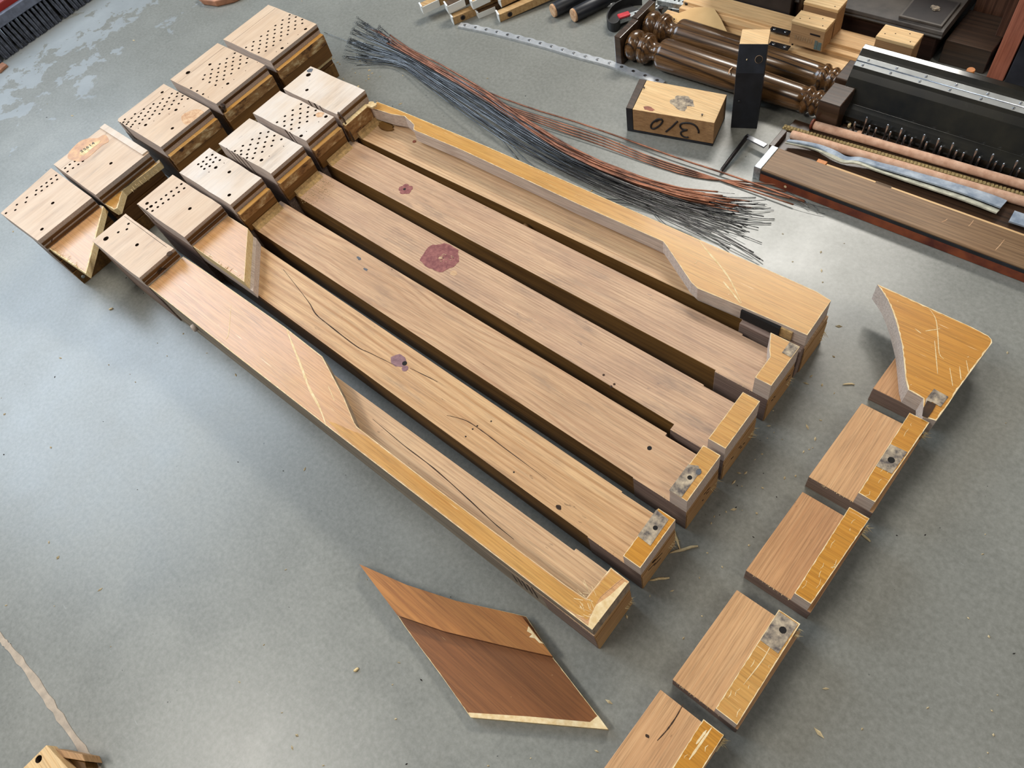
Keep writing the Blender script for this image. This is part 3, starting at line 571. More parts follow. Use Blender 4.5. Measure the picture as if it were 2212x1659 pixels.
        T.part('knot_hole', disc(*at(190+975/5.53, 450+540/5.53, ZT).xy, ZT, 0.0062), ['hole'])
        T.part('saw_line', ribbon([at(190+a/5.53, 450+b/5.53, ZT) for a, b in ((435, 95), (600, 215), (780, 350), (940, 465))], 0.0008, 0.0002, False), ['crack'])
        T.part('bolt_stub', lathe((at(410, 708, 0.07).x, -0.1145, 0.062), (0, 1, 0.1), [(0, .008), (.006, .008), (.008, .006)], 14), ['sawn_pale'])
        for q, xx in enumerate((0.3, 0.31, 0.32, 0.33, 0.34)): T.part('saw_nick', box(xx, xx+0.003, -0.1174, -0.1166, 0.03, 0.085-0.004*q), ['crack'])
        line(((805,905),(870,960),(935,1010),(1005,1072),(1065,1128),(1110,1165)), 0.0016, 'crack', 'crack')
        for dz in (0.128, 0.123): T.part('check', ribbon([(x0-0.0022, -0.165+0.03*(dz-.12)*30, dz), (x0-0.0024, -0.155, dz+0.004), (x0-0.0022, -0.143, dz+0.001)], 0.0016, 0.0012), ['crack'])
    if i == 1:
        zv = 0.117
        V = [(x0-0.0008, -0.2325), (x0-0.0008, -0.3285), (1.222, -0.3290), (1.114, -0.2330)]
        pn = T.part('corner_panel', prism(V, 0.094, zv, 1, border=0.0012, bmat=2, rag=0.8), ['edge', 'lacquer_p', 'cream'])
        T.part('panel_base', prism([(x0-0.0008, -0.2325), (x0-0.0008, -0.3285), (1.212, -0.3290), (1.104, -0.2330)], zp-0.0004, 0.0936), ['sawn_pale'], 0.0008)
        T.part('torn_fibres', fringe(1.27, 1.12, -0.2335, -0.2335, zv+0.0003, 45, 0.011, (0.2, -0.9, 0.2)), ['cream'], parent=pn)
        slits(T, (1.468,), y1, 0.105, ZT, -0.03)
        line(((612,582),(665,650),(682,678),(710,702),(770,748),(800,763),(855,790)), 0.0019, 'crack', 'crack', m=6)
        line(((885,795),(930,817),(945,825)), 0.0012, 'crack', 'crack')
        line(((965,897),(1005,908),(1040,930),(1090,968),(1180,1035)), 0.0014, 'crack', 'crack', m=6)
        p = top(861, 779); sp_ = T.part('paint_spot', blob(p.x, p.y, zp, 0.0165, 0.0120, 0.0003, 24, 0.12, seed=3), ['purple_paint'])
        p = top(875, 796); T.part('paint_spot', disc(p.x, p.y, zp, 0.0062, 0.0003), ['purple_paint'])
        p = top(874, 785); T.part('knot_hole', disc(p.x, p.y, zp, 0.0046, 0.0005), ['black_hole'])
        p = top(1204, 1099); T.part('knot', blob(p.x, p.y-0.003, zp, 0.005, 0.0032, 0.0004, 14, 0.2, seed=8), ['oak_dark'])
        for a, b in ((1031,920),(1021,927),(1006,943),(1110,1020),(1061,910)): p = top(a, b); T.part('worm_hole', disc(p.x, p.y, zp, 0.0015, 0.0003, 8), ['black_hole'])
    if i == 2:
        p = top(1403, 968); T.part('screw_hole', disc(p.x, p.y, zp, 0.0036, 0.0004), ['black_hole'])
        pass
        slits(T, (), y1, 0.1, ZT)
        for a, b in ((775,558),(790,582)): p = top(a, b); T.part('dark_smudge', blob(p.x, p.y, zp, 0.007, 0.003, 0.0002, 14, 0.4, seed=int(a)), ['plug'])
    if i == 3:
        p = top(951, 556); sp_ = T.part('paint_spot', blob(p.x, p.y, zp, 0.038, 0.0335, 0.0004, 40, 0.14, (p.x-0.001, p.y+0.001, 0.0042), 1, 5), ['red_paint', 'black_hole'])
        for q in range(12):
            a = random.uniform(-0.6, 2.2); r_ = random.uniform(0.004, 0.03); c = Vector((p.x-r_*abs(math.cos(a)), p.y-0.002-r_*math.sin(a)*.8+0.006, zp+0.0004))
            T.part('paint_chip', ribbon([c, c+Vector((random.uniform(-.004, .004), random.uniform(-.003, .003), 0)), c+Vector((random.uniform(.002, .006), random.uniform(-.002, .002), 0))], 0.0012, 0.0003), ['post_b'], parent=sp_)
        slits(T, (1.425, 1.405, 1.385, 1.362), y1, 0.098, ZT, -0.022)
        p = top(980, 590); T.part('knot', blob(p.x, p.y, zp, 0.008, 0.006, 0.0002, 16, 0.2, seed=9), ['post_a'])
        for a, b in ((1320,835),(1327,830),(1304,810)): p = top(a, b); T.part('screw_hole', disc(p.x, p.y, zp, 0.0022, 0.0003, 8), ['crack'])
    if i == 4:
        p = top(876, 409)
        for q in range(5):
            a = q*2*math.pi/5+0.3; T.part('paint_spot', blob(p.x+0.0085*math.cos(a), p.y+0.0075*math.sin(a), zp, 0.0082, 0.0072, 0.0003+0.00002*q, 16, 0.15, seed=30+q), ['red_paint'])
        T.part('screw_hole', disc(p.x+0.002, p.y+0.001, zp, 0.003, 0.0006), ['black_hole'])
        slits(T, (1.345, 1.328), y1, 0.115, ZT, -0.012)
        b_ = at(460+1600/6.9125, 200+325/6.9125, ZT); T.part('tan_stain', blob(b_.x, b_.y, ZT, 0.010, 0.0085, 0.0002, 18, 0.25, seed=12), ['end_grain'])
    if i == 5:
        zv = 0.110
        V = [(1.262, -0.7405), (1.262, -0.728), (1.20, -0.7355), (1.168, -0.7445), (1.146, -0.7395), (1.128, -0.7345), (1.118, -0.7225), (1.108, -0.7225), (0.978, -0.7265), (0.675, -0.7245), (0.49, -0.7275),
             (0.478, -0.7215), (0.400, -0.6760), (0.384, -0.6705), (0.306, -0.6755), (XE+0.002, -0.680), (XE+0.004, -0.758), (0.222, -0.7625), (0.332, -0.7630), (0.60, -0.7615), (0.937, -0.7600), (1.2, -0.7535), (1.2620, -0.750)]
        pn = T.part('outer_rim', prism(V, 0.080, zv, 1, border=0.0013, bmat=2, rag=0.9), ['sawn_pale', 'lacquer', 'cream'])
        V2 = [(1.262, -0.7405), (1.262, -0.732), (1.168, -0.7485), (0.978, -0.7305), (0.49, -0.7315), (0.40, -0.680), (0.384, -0.6745), (0.306, -0.679), (XE+0.002, -0.683), (XE+0.004, -0.757), (0.937, -0.759), (1.262, -0.749)]
        T.part('rim_core', prism(V2, zp-0.0003, 0.0797), ['sawn_pale'], 0.0006)
        T.part('side_board', prism([(1.262, -0.752), (XE+0.004, -0.7595), (XE+0.004, -0.7567), (1.262, -0.7492)], 0.0, 0.0795), ['sawn'])
        T.part('hinge_mortise', box(0.236, 0.304, -0.6782, -0.6722, 0.083, 0.104), ['black_hole'], parent=pn)
        T.part('crushed_fibres', box(0.216, 0.237, -0.6800, -0.6755, 0.082, 0.103), ['dust'], parent=pn)
        T.part('bottom_filler', box(XE+0.001, 0.3, -0.6795, -0.665, 0.001, 0.0795), ['sawn'], 0.001)
        for pts, wd in ((((1510,520),(1530,545),(1560,580),(1580,610),(1602,655)), 0.003), (((1562,608),(1580,630),(1600,656)), 0.003), (((1507,565),(1500,570)), .001)):
            T.part('scratch', ribbon(spline([at(a, b, zv) for a, b in pts], 5), wd, 0.0003), ['cream'], parent=pn)
        T.part('glue_lump', blob(1.252, -0.729, 0.1185, 0.012, 0.008, 0.004, 18, 0.3, seed=14), ['cream'])
        T.part('dark_corner', blob(1.225, -0.726, 0.0735, 0.022, 0.011, 0.002, 18, 0.3, seed=15), ['stain'])
        T.part('bark_stain', disc(*at(895, 306, zp).xy, zp, 0.004, 0.001), ['red_edge'])
        p = at(1145, 486, 0.05); T.part('bolt_end', lathe((p.x, -0.668, 0.052), (0.2, 1, 0), [(0, .009), (.006, .009), (.008, .007)], 16), ['stain'])
        slits(T, (1.37, 1.35, 1.33), y1, 0.128, ZT, -0.006)
        T.part('dark_knot', blob(1.452, -0.726, ZT, 0.008, 0.007, 0.0002, 16, 0.3, seed=16), ['plug'])
        T.part('nail', tube([(x0-0.003, y1-0.003, 0.149), (x0-0.008, y1-0.006, 0.13), (x0-0.012, y1-0.004, 0.10), (x0-0.016, y1-0.003, 0.075)], 0.0022, 6), ['oak_dark'])

# ------------------------------------------------------------------ bottom rail offcuts on the right
CB = [((-0.856, -0.694), 'bottom rail offcut with a curved amber corner panel, farthest of the right-hand row'),
      ((-0.661, -0.505), 'bottom rail offcut with a bolt notch halfway along its amber strip'),
      ((-0.479, -0.328), 'bottom rail offcut with an amber strip without any notch, middle of the right-hand row'),
      ((-0.297, -0.142), 'bottom rail offcut with a bolt notch at the end of its amber strip'),
      ((-0.122, 0.030), 'bottom rail offcut with a short crack, cut off by the bottom edge of the photo')]
for i, ((y0, y1), lb) in enumerate(CB):
    T = Thing('bottom_rail_offcut', lb, 'wood offcut', (0.035, (y0+y1)/2, 0), 'row of bottom rail offcuts')
    zb, zc = 0.036, 0.071; dx = 0.01 if i == 4 else 0.0
    if i == 0: T.part('rail', prism([(-0.018, y0), (0.074, y0+0.02), (0.0785, y1), (-0.012, y1)], 0, zb, 1), ['sawn', 'rail_b'], 0.001)
    else: T.part('rail', prism([(-0.016+dx, y0), (0.080+dx, y0), (0.0845+dx, y1), (-0.014+dx, y1)], 0, zb, 1), ['sawn', 'rail_a' if i != 2 else 'rail_b'], 0.001)
    if i == 0:
        V = crop([(600,105),(640,122),(1230,390),(1335,446),(1358,470),(1362,492),(1135,800),(1075,895),(990,1010),(905,985),(905,862),(805,805),(788,740),(780,660),(770,560),(762,500),(745,430),(725,355),(700,280),(668,205),(632,150)], 1700, 580, 3.072)
        Vw = [at(a, b, 0.075) for a, b in V]
        cp = T.part('curved_panel', prism([(p.x, p.y) for p in Vw], zb+0.0004, 0.075, 1, border=0.0022, bmat=2, rag=0.9), ['sawn_pale', 'lacquer_d', 'cream'])
        q = [at(a, b, 0.075) for a, b in crop([(975,800),(1070,852),(1020,920),(960,885),(905,985),(920,870)], 1700, 580, 3.072)]
        T.part('bolt_notch', prism([(p.x, p.y) for p in q], 0.0746, 0.0758), ['notch'], parent=cp)
        q = [at(a, b, 0.0758) for a, b in ((1700+960/3.072, 580+890/3.072), (1700+935/3.072, 580+935/3.072), (1700+915/3.072, 580+985/3.072))]
        T.part('bolt_groove', ribbon(q, 0.010, 0.0006, False), ['hole'], parent=cp)
        for pts in ((935,255),(985,330),(1000,430),(1010,560),(1040,600)), ((850,400),(890,430)), ((920,415),(1015,400)), ((1190,610),(1205,690)), ((1080,660),(1100,780)), ((1145,650),(1155,740)), ((980,480),(1000,700)):
            T.part('scratch', ribbon(spline([at(1700+a/3.072, 580+b/3.072, 0.075) for a, b in pts], 4), 0.0013, 0.0002), ['edge'], parent=cp)
        T.part('under_block', box(-0.014, 0.03, y0+0.01, y0+0.05, 0.0, zb), ['rail_brown'], 0.001)
    else:
        cx0, cx1 = (-0.0135+dx, 0.0155+dx) if i != 3 else (-0.010, 0.0205)
        cp = T.part('amber_strip', prism([(cx0+(0.005 if i in (1, 2) else 0), y1), (cx0, y0), (cx1, y0), (cx1, y1)], zb+0.0004, zc, 1, border=0.0013, bmat=2, rag=1.0), ['sawn_pale', ('lacquer_d', 'lacquer_d', 'lacquer_d', 'lacquer', 'lacquer_d')[i], 'cream'])
        T.part('torn_fibres', fringe(cx0-0.002, cx0-0.002, y0, y0+0.012, 0.045, 34, 0.013, (-0.6, -0.3, -0.3)), ['edge'])
        T.part('torn_fibres', fringe(0.01, 0.08, y1, y1, zb, 30, 0.004, (0.2, 0.4, 0.1)), ['edge'])
        if i == 1: T.part('bolt_notch', prism([(-0.0095, -0.600), (0.0145, -0.599), (0.0150, -0.556), (-0.0075, -0.557)], zc-0.0004, zc+0.0006, 0, [(0.0025, -0.576, 0.0050)], 0.0004, 1), ['notch', 'black_hole'], parent=cp)
        if i == 3: T.part('bolt_notch', prism([(-0.0080, -0.2945), (0.0195, -0.2945), (0.0195, -0.248), (-0.0065, -0.247)], zc-0.0004, zc+0.0006, 0, [(0.0035, -0.2765, 0.0048)], 0.0004, 1), ['notch', 'black_hole'], parent=cp)
        if i == 3:
            T.part('scratch', ribbon(spline([at(1250+a/2.68, 1040+b/2.68, zc) for a, b in ((1110,955),(1060,1040),(955,1175))], 5), 0.0012, 0.0003), ['cream'], parent=cp)
        if i == 4:
            T.part('crack', ribbon(spline([at(1250+a/2.68, 1040+b/2.68, zb) for a, b in ((605,1290),(560,1370),(510,1440),(455,1500))], 5), 0.0018, 0.0003), ['crack'])
            p = at(1250+397/2.68, 1040+1474/2.68, zb); T.part('knot', blob(p.x, p.y, zb, 0.003, 0.002, 0.0003, 12, 0.2, seed=2), ['oak_dark'])
            for a, b, c, d in ((770,1425,640,1610),(740,1440,680,1520)): T.part('scratch', ribbon(spline([at(1250+a/2.68, 1040+b/2.68, zc), at(1250+(a+c)/5.36, 1040+(b+d)/5.36, zc), at(1250+c/2.68, 1040+d/2.68, zc)], 4), 0.003, 0.0002), ['cream'], parent=cp)
        for q in range(9):
            yy = random.uniform(y0+.01, y1-.01); xx = random.uniform(cx0+.004, cx1-.004); d = random.uniform(.003, .016)
            T.part('scratch', ribbon([(xx, yy, zc), (xx+random.uniform(-.002, .002), yy+d/2, zc), (xx+random.uniform(-.002, .002), yy+d, zc)], random.uniform(.0005, .0011), 0.00015), ['edge'], parent=cp)

# ------------------------------------------------------------------ loose brown board in the foreground
T = Thing('brown_board', 'brown stained parallelogram board with a raised diagonal strip, lying alone on the floor', 'board', (0.32, 0.0, 0))
c2 = lambda pts, z: [(p.x, p.y) for p in (at(700+a/3.16, 1180+b/3.16, z) for a, b in pts)]
T.part('board', prism(c2([(240,122),(500,470),(545,540),(830,925),(1000,1168),(1940,1250),(1565,762),(1380,480),(1300,460),(900,372),(560,262)], 0.014), 0.0, 0.014, 1, border=0.0009, bmat=2, rag=1.2), ['edge', 'brown_board', 'edge'])
T.part('raised_strip', prism(c2([(240,122),(500,470),(820,580),(1200,672),(1560,752),(1350,478),(1300,462),(900,372),(560,262)], 0.026), 0.0143, 0.026, 1, border=0.0006, bmat=1, rag=1.0), ['brown_board', 'brown_strip'])
q = c2([(985,1135),(1400,1162),(1815,1200),(1870,1155),(1940,1250),(1000,1168)], 0.0143); T.part('bare_edge', prism(q, 0.0137, 0.0146), ['cream'])
q = c2([(1395,545),(1470,640),(1500,665),(1470,660),(1440,630),(1400,620),(1420,600),(1385,580)], 0.0263); T.part('torn_chip', prism(q, 0.0257, 0.0266), ['cream'])

# ================================================================== wire bundle
ST = [(760, 78, 56), (868, 118, 19), (950, 168, 27), (1037, 222, 32), (1120, 278, 31), (1206, 330, 27), (1290, 372, 27), (1375, 407, 28), (1460, 437, 33), (1560, 466, 50), (1650, 492, 74)]
def string_path(u, seed, t0, t1, zb, bend=0.0):
    rd = random.Random(seed); pts = []; n = len(ST); ph = rd.uniform(0, 6.28); fr = rd.uniform(0.35, 0.9); am = rd.uniform(0.05, 0.28)
    for i in range(60):
        t = t0+(t1-t0)*i/59; a = min(int(t), n-2); f = t-a; f = min(max(f, 0), 1.25)
        x = ST[a][0]+(ST[a+1][0]-ST[a][0])*f; y = ST[a][1]+(ST[a+1][1]-ST[a][1])*f; w_ = ST[a][2]+(ST[a+1][2]-ST[a][2])*f
        uu = u+am*math.sin(ph+fr*t)+bend*max(0, t-8)**1.5
        z = max(0.0012, zb*(1+0.35*math.sin(ph*2+0.8*t))*(0.35+0.65*math.sin(math.pi*min(max((t+0.5)/10.6, 0), 1)))+0.0010)
        pts.append(at(x+uu*w_*0.35, y-uu*w_, z))
    return [pts[i] for i in range(0, 60, 3)]+[pts[-1]]
def loop_eye(p, d, r, bm, rad):
    d = d.normalized(); s = Vector((-d.y, d.x, 0)); c = p+d*r
    tube([c+(d*math.cos(a)+s*math.sin(a))*r+Vector((0, 0, 0.001)) for a in [math.pi+i*2*math.pi/9 for i in range(10)]], rad, 4, False, bm)
    # twisted coil next to the eye
    tube([p-d*(0.003+0.0022*i)+(s*math.cos(i*2.1)+Vector((0, 0, 1))*math.sin(i*2.1))*rad*1.6 for i in range(7)], rad*0.7, 4, False, bm)
for i in range(52):
    rd = random.Random(900+i); u = rd.uniform(-1.0, 0.55); r_ = rd.uniform(0.0006, 0.0011)
    P = string_path(u, i, rd.uniform(-0.35, 0.45), rd.uniform(8.6, 10.25), rd.uniform(0.002, 0.020), rd.uniform(-0.10, 0.16))
    bm = bmesh.new(); tube(spline(P, 2), r_, 5, True, bm); loop_eye(P[0], P[0]-P[1], rd.uniform(0.0030, 0.0046), bm, 0.00045)
    bmesh.ops.recalc_face_normals(bm, faces=bm.faces)
    tag(link('steel_string', me_from(bm), ['wire'], None, P[10].to_tuple()[:2]+(0,)), 'bare grey steel piano string lying in the long wire bundle', 'wire', 'steel strings of the wire bundle')
for i in range(26):
    rd = random.Random(1900+i); out = i >= 20
    u = rd.uniform(0.38, 1.05) if not out else (0.9+0.04*(i-20))
    t0c = rd.uniform(0.62, 1.0); t1c = rd.uniform(8.4, 9.6)
    if out:
        k = i-20; off = k*5
        pp = [(800+6*k, 62+2*k), (880, 106+k), (1000, 183), (1075, 228-k*2), (1180, 271-off), (1300, 314-off*1.2), (1400, 352-off), (1500, 382-off*.8), (1600, 404-off*.4+(k-2)*6), (1690+8*k, 428+(k-2)*14)]
        P = spline([at(a, b, 0.006+0.004*math.sin(j*.7)) for j, (a, b) in enumerate(pp)], 3)
        if k >= 4: P = spline([at(a, b, 0.007) for a, b in ((812, 68), (900, 118), (1010, 180), (1130, 228), (1240, 262), (1350, 300), (1460, 340), (1570, 376), (1650, 404), (1738, 434+(k-4)*2))], 3)
    else: P = spline(string_path(u, 300+i, t0c, t1c, rd.uniform(0.006, 0.024), rd.uniform(-0.03, 0.05)), 2)
    T = Thing('copper_wound_string', 'reddish copper-wound bass string in the wire bundle' if not out else 'copper-wound bass string straying from the upper side of the wire bundle', 'wire', P[len(P)//2].to_tuple()[:2]+(0,), 'copper strings inside the bundle' if not out else 'copper strings straying above the bundle')
    T.part('winding', tube(P, rd.uniform(0.0014, 0.0021), 6), ['copper'])
    d0 = (P[0]-P[1]).normalized(); d1 = (P[-1]-P[-2]).normalized(); bm = bmesh.new()
    a = [P[0]+d0*0.055*j/4+Vector((rd.uniform(-.002, .002), rd.uniform(-.002, .002), 0.0005)) for j in range(5)]
    tube(a, 0.0007, 4, True, bm); loop_eye(a[-1], d0, 0.0035, bm, 0.0006)
    sw = rd.uniform(-0.012, 0.012); L = rd.uniform(0.02, 0.06)
    tube([P[-1]+d1*L*j/5+Vector((sw*(j/5)**2, sw*(j/5)**2, max(-P[-1].z+0.001, -0.003*j/5))) for j in range(6)], 0.0006, 4, True, bm)
    bmesh.ops.recalc_face_normals(bm, faces=bm.faces); T.part('core_wire', me_from(bm), ['wire'])
for i, pp in enumerate((((1048,262),(1090,300),(1130,340),(1180,385)), ((1000,215),(1060,275),(1120,345)), ((1240,415),(1300,428),(1350,432),(1420,430)), ((1270,440),(1330,438),(1400,445)), ((700,70),(760,92),(850,118),(940,170)), ((1395,440),(1430,478),(1465,505)))):
    P = spline([at(a, b, 0.003) for a, b in pp], 4)
    tag(link('steel_string', tube(P, 0.0007, 5), ['wire'], None, P[4].to_tuple()[:2]+(0,)), 'stray steel string curving out of the wire bundle', 'wire', 'stray steel strings')

# ================================================================== scalloped nickel rail
cl = spline([at(a, b, 0.004) for a, b in ((993,53),(1060,67),(1120,82),(1180,98),(1250,119),(1310,135),(1360,152),(1405,169),(1432,180))], 10)
acc = [0]
for a, b in zip(cl, cl[1:]): acc.append(acc[-1]+(b-a).length)
def along(s_):
    for i in range(len(acc)-1):
        if acc[i+1] >= s_: f = (s_-acc[i])/(acc[i+1]-acc[i]); return cl[i].lerp(cl[i+1], f), (cl[i+1]-cl[i]).normalized()
    return cl[-1], (cl[-1]-cl[-2]).normalized()
NHL = 18; pit = acc[-1]/NHL; L_, R_, H_ = [], [], []
for i in range(NHL*6+1):
    p, t = along(acc[-1]*i/(NHL*6)); s = Vector((-t.y, t.x, 0)); wv = 0.0088+0.0014*math.cos(2*math.pi*(i/6-0.5))
    L_.append((p+s*wv).to_tuple()[:2]); R_.append((p-s*0.0088).to_tuple()[:2])
for i in range(NHL): p, t = along(pit*(i+0.5)); H_.append((p.x, p.y, 0.0026))
T = Thing('nickel_rail', 'scalloped nickel-plated metal strip with a row of screw holes, on the bare floor', 'metal strip', (cl[40].x, cl[40].y, 0))
T.part('strip', prism(L_+R_[::-1], 0.0, 0.005, 0, H_, 0.004, 1), ['chrome', 'black_hole'])
for h in H_: T.part('countersink', lathe((h[0], h[1], 0.0046), (0, 0, 1), [(0, 0.0027), (0.0008, 0.0042), (0.0012, 0.0040), (0.0007, 0.0026)], 14), ['steel'])

# ================================================================== block marked 310
T = Thing('marked_block', 'pine block with black edges and 310 written upside down on its side', 'wood block', (0.70, -1.10, 0))
FL, FR, BR, BL = Vector((.774, -1.038)), Vector((.602, -1.079)), Vector((.625, -1.164)), Vector((.801, -1.130))
T.part('block', prism([FL, FR, BR, BL], 0.006, 0.060, 1), ['pine_side', 'pine_end'], 0.001)
T.part('base_strip', prism([FL+Vector((.0145, .0035)), FR+Vector((0, .001)), BR, BL+Vector((.0145, 0))], 0.0, 0.0056), ['black_paint'], 0.0006)
T.part('side_strip', prism([FL+Vector((.0005, .0002)), FL+Vector((.0145, .0035)), BL+Vector((.0165, .0035)), BL+Vector((.0006, .0002))], 0.006, 0.0605, 1), ['black_paint', 'oak_dark'], 0.0008)
def face310(cx_, cy_):
    u = (cx_-517)/783; tp = 1045+130*u; bt = 1255+90*u; v = (cy_-tp)/(bt-tp); p = FL.lerp(FR, u); nrm = Vector((-(FR-FL).y, (FR-FL).x)).normalized(); nrm = nrm if nrm.y > 0 else -nrm
    p = p+nrm*0.0004; return Vector((p.x, p.y, 0.060-v*0.054))
for nm, pts in (('digit_0', ((808,1140),(765,1138),(715,1172),(697,1205),(705,1228),(735,1228),(785,1195),(812,1160),(806,1142),(780,1140),(750,1160))), ('digit_1', ((958,1155),(905,1205),(845,1255))),
                ('digit_3', ((1065,1296),(1030,1296),(1000,1280),(992,1255),(1020,1238),(1052,1232),(1010,1228),(985,1205),(990,1180),(1030,1170),(1090,1176),(1135,1200),(1158,1235),(1160,1255)))):
    T.part(nm, tube(spline([face310(*p) for p in pts], 4), 0.0021, 6), ['ink'])
for a, b in ((625, 845), (1180, 1105)): p = at(1250+a/4.424, b/4.424, 0.06); T.part('nail', lathe((p.x, p.y, 0.0585), (0, 0, 1), [(0, .0012), (.004, .0012), (.0045, .0022), (.0052, .0018)], 8), ['bracket'])
p = at(1250+990/4.424, 980/4.424, 0.06); T.part('grey_smear', blob(p.x, p.y, 0.06, 0.026, 0.016, 0.0002, 24, 0.4, seed=21), ['notch'])
p = at(1250+640/4.424, 1050/4.424, 0.06); T.part('red_smear', blob(p.x-0.004, p.y-0.006, 0.06, 0.012, 0.006, 0.0002, 18, 0.3, seed=22), ['red_edge'])

# ================================================================== standing black block
T = Thing('black_block', 'black painted block standing upright with a chamfered front and bare wood top', 'wood block', (0.59, -1.18, 0))
fx = Vector((-0.913, -0.407, 0)); bk = Vector((0.407, -0.913, 0)); P0 = Vector((0.599, -1.1435, 0))
bm = bmesh.new(); sec = [(0, 0), (0, 0.134), (0.025, 0.180), (0.071, 0.180), (0.071, 0)]
A = [bm.verts.new(P0+bk*d+Vector((0, 0, z))) for d, z in sec]; B = [bm.verts.new(P0+fx*0.0535+bk*d+Vector((0, 0, z))) for d, z in sec]
for i in range(5):
    f = bm.faces.new((A[i], A[(i+1) % 5], B[(i+1) % 5], B[i])); f.material_index = 1 if i == 2 else 0
bm.faces.new(A); bm.faces.new(B[::-1]); bmesh.ops.recalc_face_normals(bm, faces=bm.faces)
T.part('block', me_from(bm), ['black_paint', 'pine_end'], 0.0012)
nrm = Vector((-bk.x*0.046, -bk.y*0.046, 0.025)).normalized(); hc = P0+fx*0.040+bk*0.0120+Vector((0, 0, 0.1561))
T.part('bore_rim', lathe(hc-nrm*0.001, nrm, [(0, .0072), (.0010, .0072), (.0010, .0066), (.0008, .0065)], 20), ['end_grain'])
T.part('bore', lathe(hc+nrm*0.0002, nrm, [(0, .0067), (.0010, .0067)], 18), ['black_hole'])
T.part('nail_head', lathe(P0+fx*0.012+Vector((0, 0, 0.068))-bk*0.0, -bk, [(0, .003), (.0012, .003), (.002, .0018)], 10), ['rubber'])
T.part('nick', ribbon([hc-fx*0.022+nrm*0.0006+bk*0.004, hc-fx*0.0225+nrm*0.0006-bk*0.003], 0.002, 0.0005), ['cream'])

# ================================================================== turned legs
LEGP = [(0.0165, .014), (0.018, .024), (0.022, .030), (0.030, .0335), (0.038, .033), (0.045, .029), (0.049, .021), (0.053, .021), (0.054, .030), (0.057, .0335), (0.060, .0322), (0.0605, .0335), (0.064, .0338), (0.067, .0325), (0.0675, .0305), (0.071, .0315), (0.074, .0300), (0.078, .024), (0.082, .021),
        (0.088, .019), (0.097, .021), (0.103, .026), (0.105, .0315), (0.108, .0335), (0.115, .0342), (0.28, .0312), (0.44, .0255), (0.452, .0245), (0.454, .0275), (0.459, .0285), (0.463, .0265), (0.466, .0225), (0.470, .021), (0.474, .025), (0.478, .0265), (0.482, .025), (0.484, .022), (0.488, .024), (0.492, .0285)]
for yy, lb in ((-1.2470, 'front turned oak leg with ball and rings, lying behind the standing black block'), (-1.3225, 'rear turned oak leg lying against the pine boards')):
    xx = 0.945 if yy > -1.3 else 0.950; zz = 0.0365
    T = Thing('turned_leg', lb, 'furniture leg', (0.7, yy, 0), 'pair of turned oak legs')
    T.part('shaft', lathe((xx, yy, zz), (-1, 0, 0), LEGP, 32), ['oak_leg'], 0, True)
    T.part('head_plate', box(xx-0.0168, xx, yy-0.0365, yy+0.0365, 0, 0.073), ['oak_dark'], 0.0015)
    T.part('foot_block', box(xx-0.537, xx-0.4925, yy-0.031, yy+0.031, 0.002, 0.0705), ['oak_dark'], 0.002)
    if yy > -1.3: T.part('splinter', ribbon([at(1582, 146, .066), at(1576, 152, .066), at(1574, 160, .064)], 0.003, 0.001), ['end_grain'])

# ================================================================== pine boards, straps, card
tag(link('pine_board', box(0.44, 0.93, -1.405, -1.364, 0.0, 0.026), ['pine'], None, (0.68, -1.385, 0), 0.001), 'low pine batten right behind the turned legs', 'board')
T = Thing('pine_batten', 'taller pine batten against the dark cabinet with two small steel straps', 'board', (0.66, -1.43, 0))
T.part('batten', yz_prism([(-1.408, 0), (-1.408, 0.036), (-1.425, 0.036), (-1.425, 0.043), (-1.474, 0.043), (-1.474, 0)], 0.43, 0.90), ['pine'], 0.001)
def strap(px, py, z, ang):
    p = at(px, py, z); d = Vector((math.cos(ang), math.sin(ang), 0)); n = Vector((-d.y, d.x, 0)); q = p-n*0.008
    o = T.part('strap', obox((q.x, q.y), d, n, 0.046, 0.016, z, z+0.0025), ['bracket'], 0.0008)
    for e in (0.010, 0.036): c = p+d*e; T.part('screw', lathe((c.x, c.y, z+0.0024), (0, 0, 1), [(0, .0036), (.0008, .0036), (.0016, .002)], 12), ['steel'], parent=o)
strap(1664, 63, 0.0432, math.pi+0.05); strap(1662, 95, 0.0362, math.pi+0.05)
p = at(1716, 92, 0.036); T.part('strap_hook', tube([p+Vector((0, 0.010-0.020*(i/8), 0.007*math.sin(math.pi*i/8))) for i in range(9)], 0.0022, 6), ['bracket'])
cd = crop([(880,195),(895,145),(1110,66),(1200,64),(1295,80),(1360,180),(1432,330),(1240,268),(1100,235),(990,222)], 1250, 0, 4.424)
T = Thing('kraft_card', 'folded tan card with a round punched hole lying behind the legs', 'card', at(1510, 50).to_tuple())
T.part('sheet', prism([at(a, b, 0.046).to_tuple()[:2] for a, b in cd], 0.0440, 0.0455), ['card'])
p = at(1453, 42, 0.046); T.part('punched_hole', disc(p.x, p.y, 0.0456, 0.0055), ['black_hole'])
T.part('eyelet', lathe((p.x, p.y, 0.0452), (0, 0, 1), [(0, .0085), (.0008, .0085), (.0012, .0075), (.0008, .0062)], 18), ['card'])

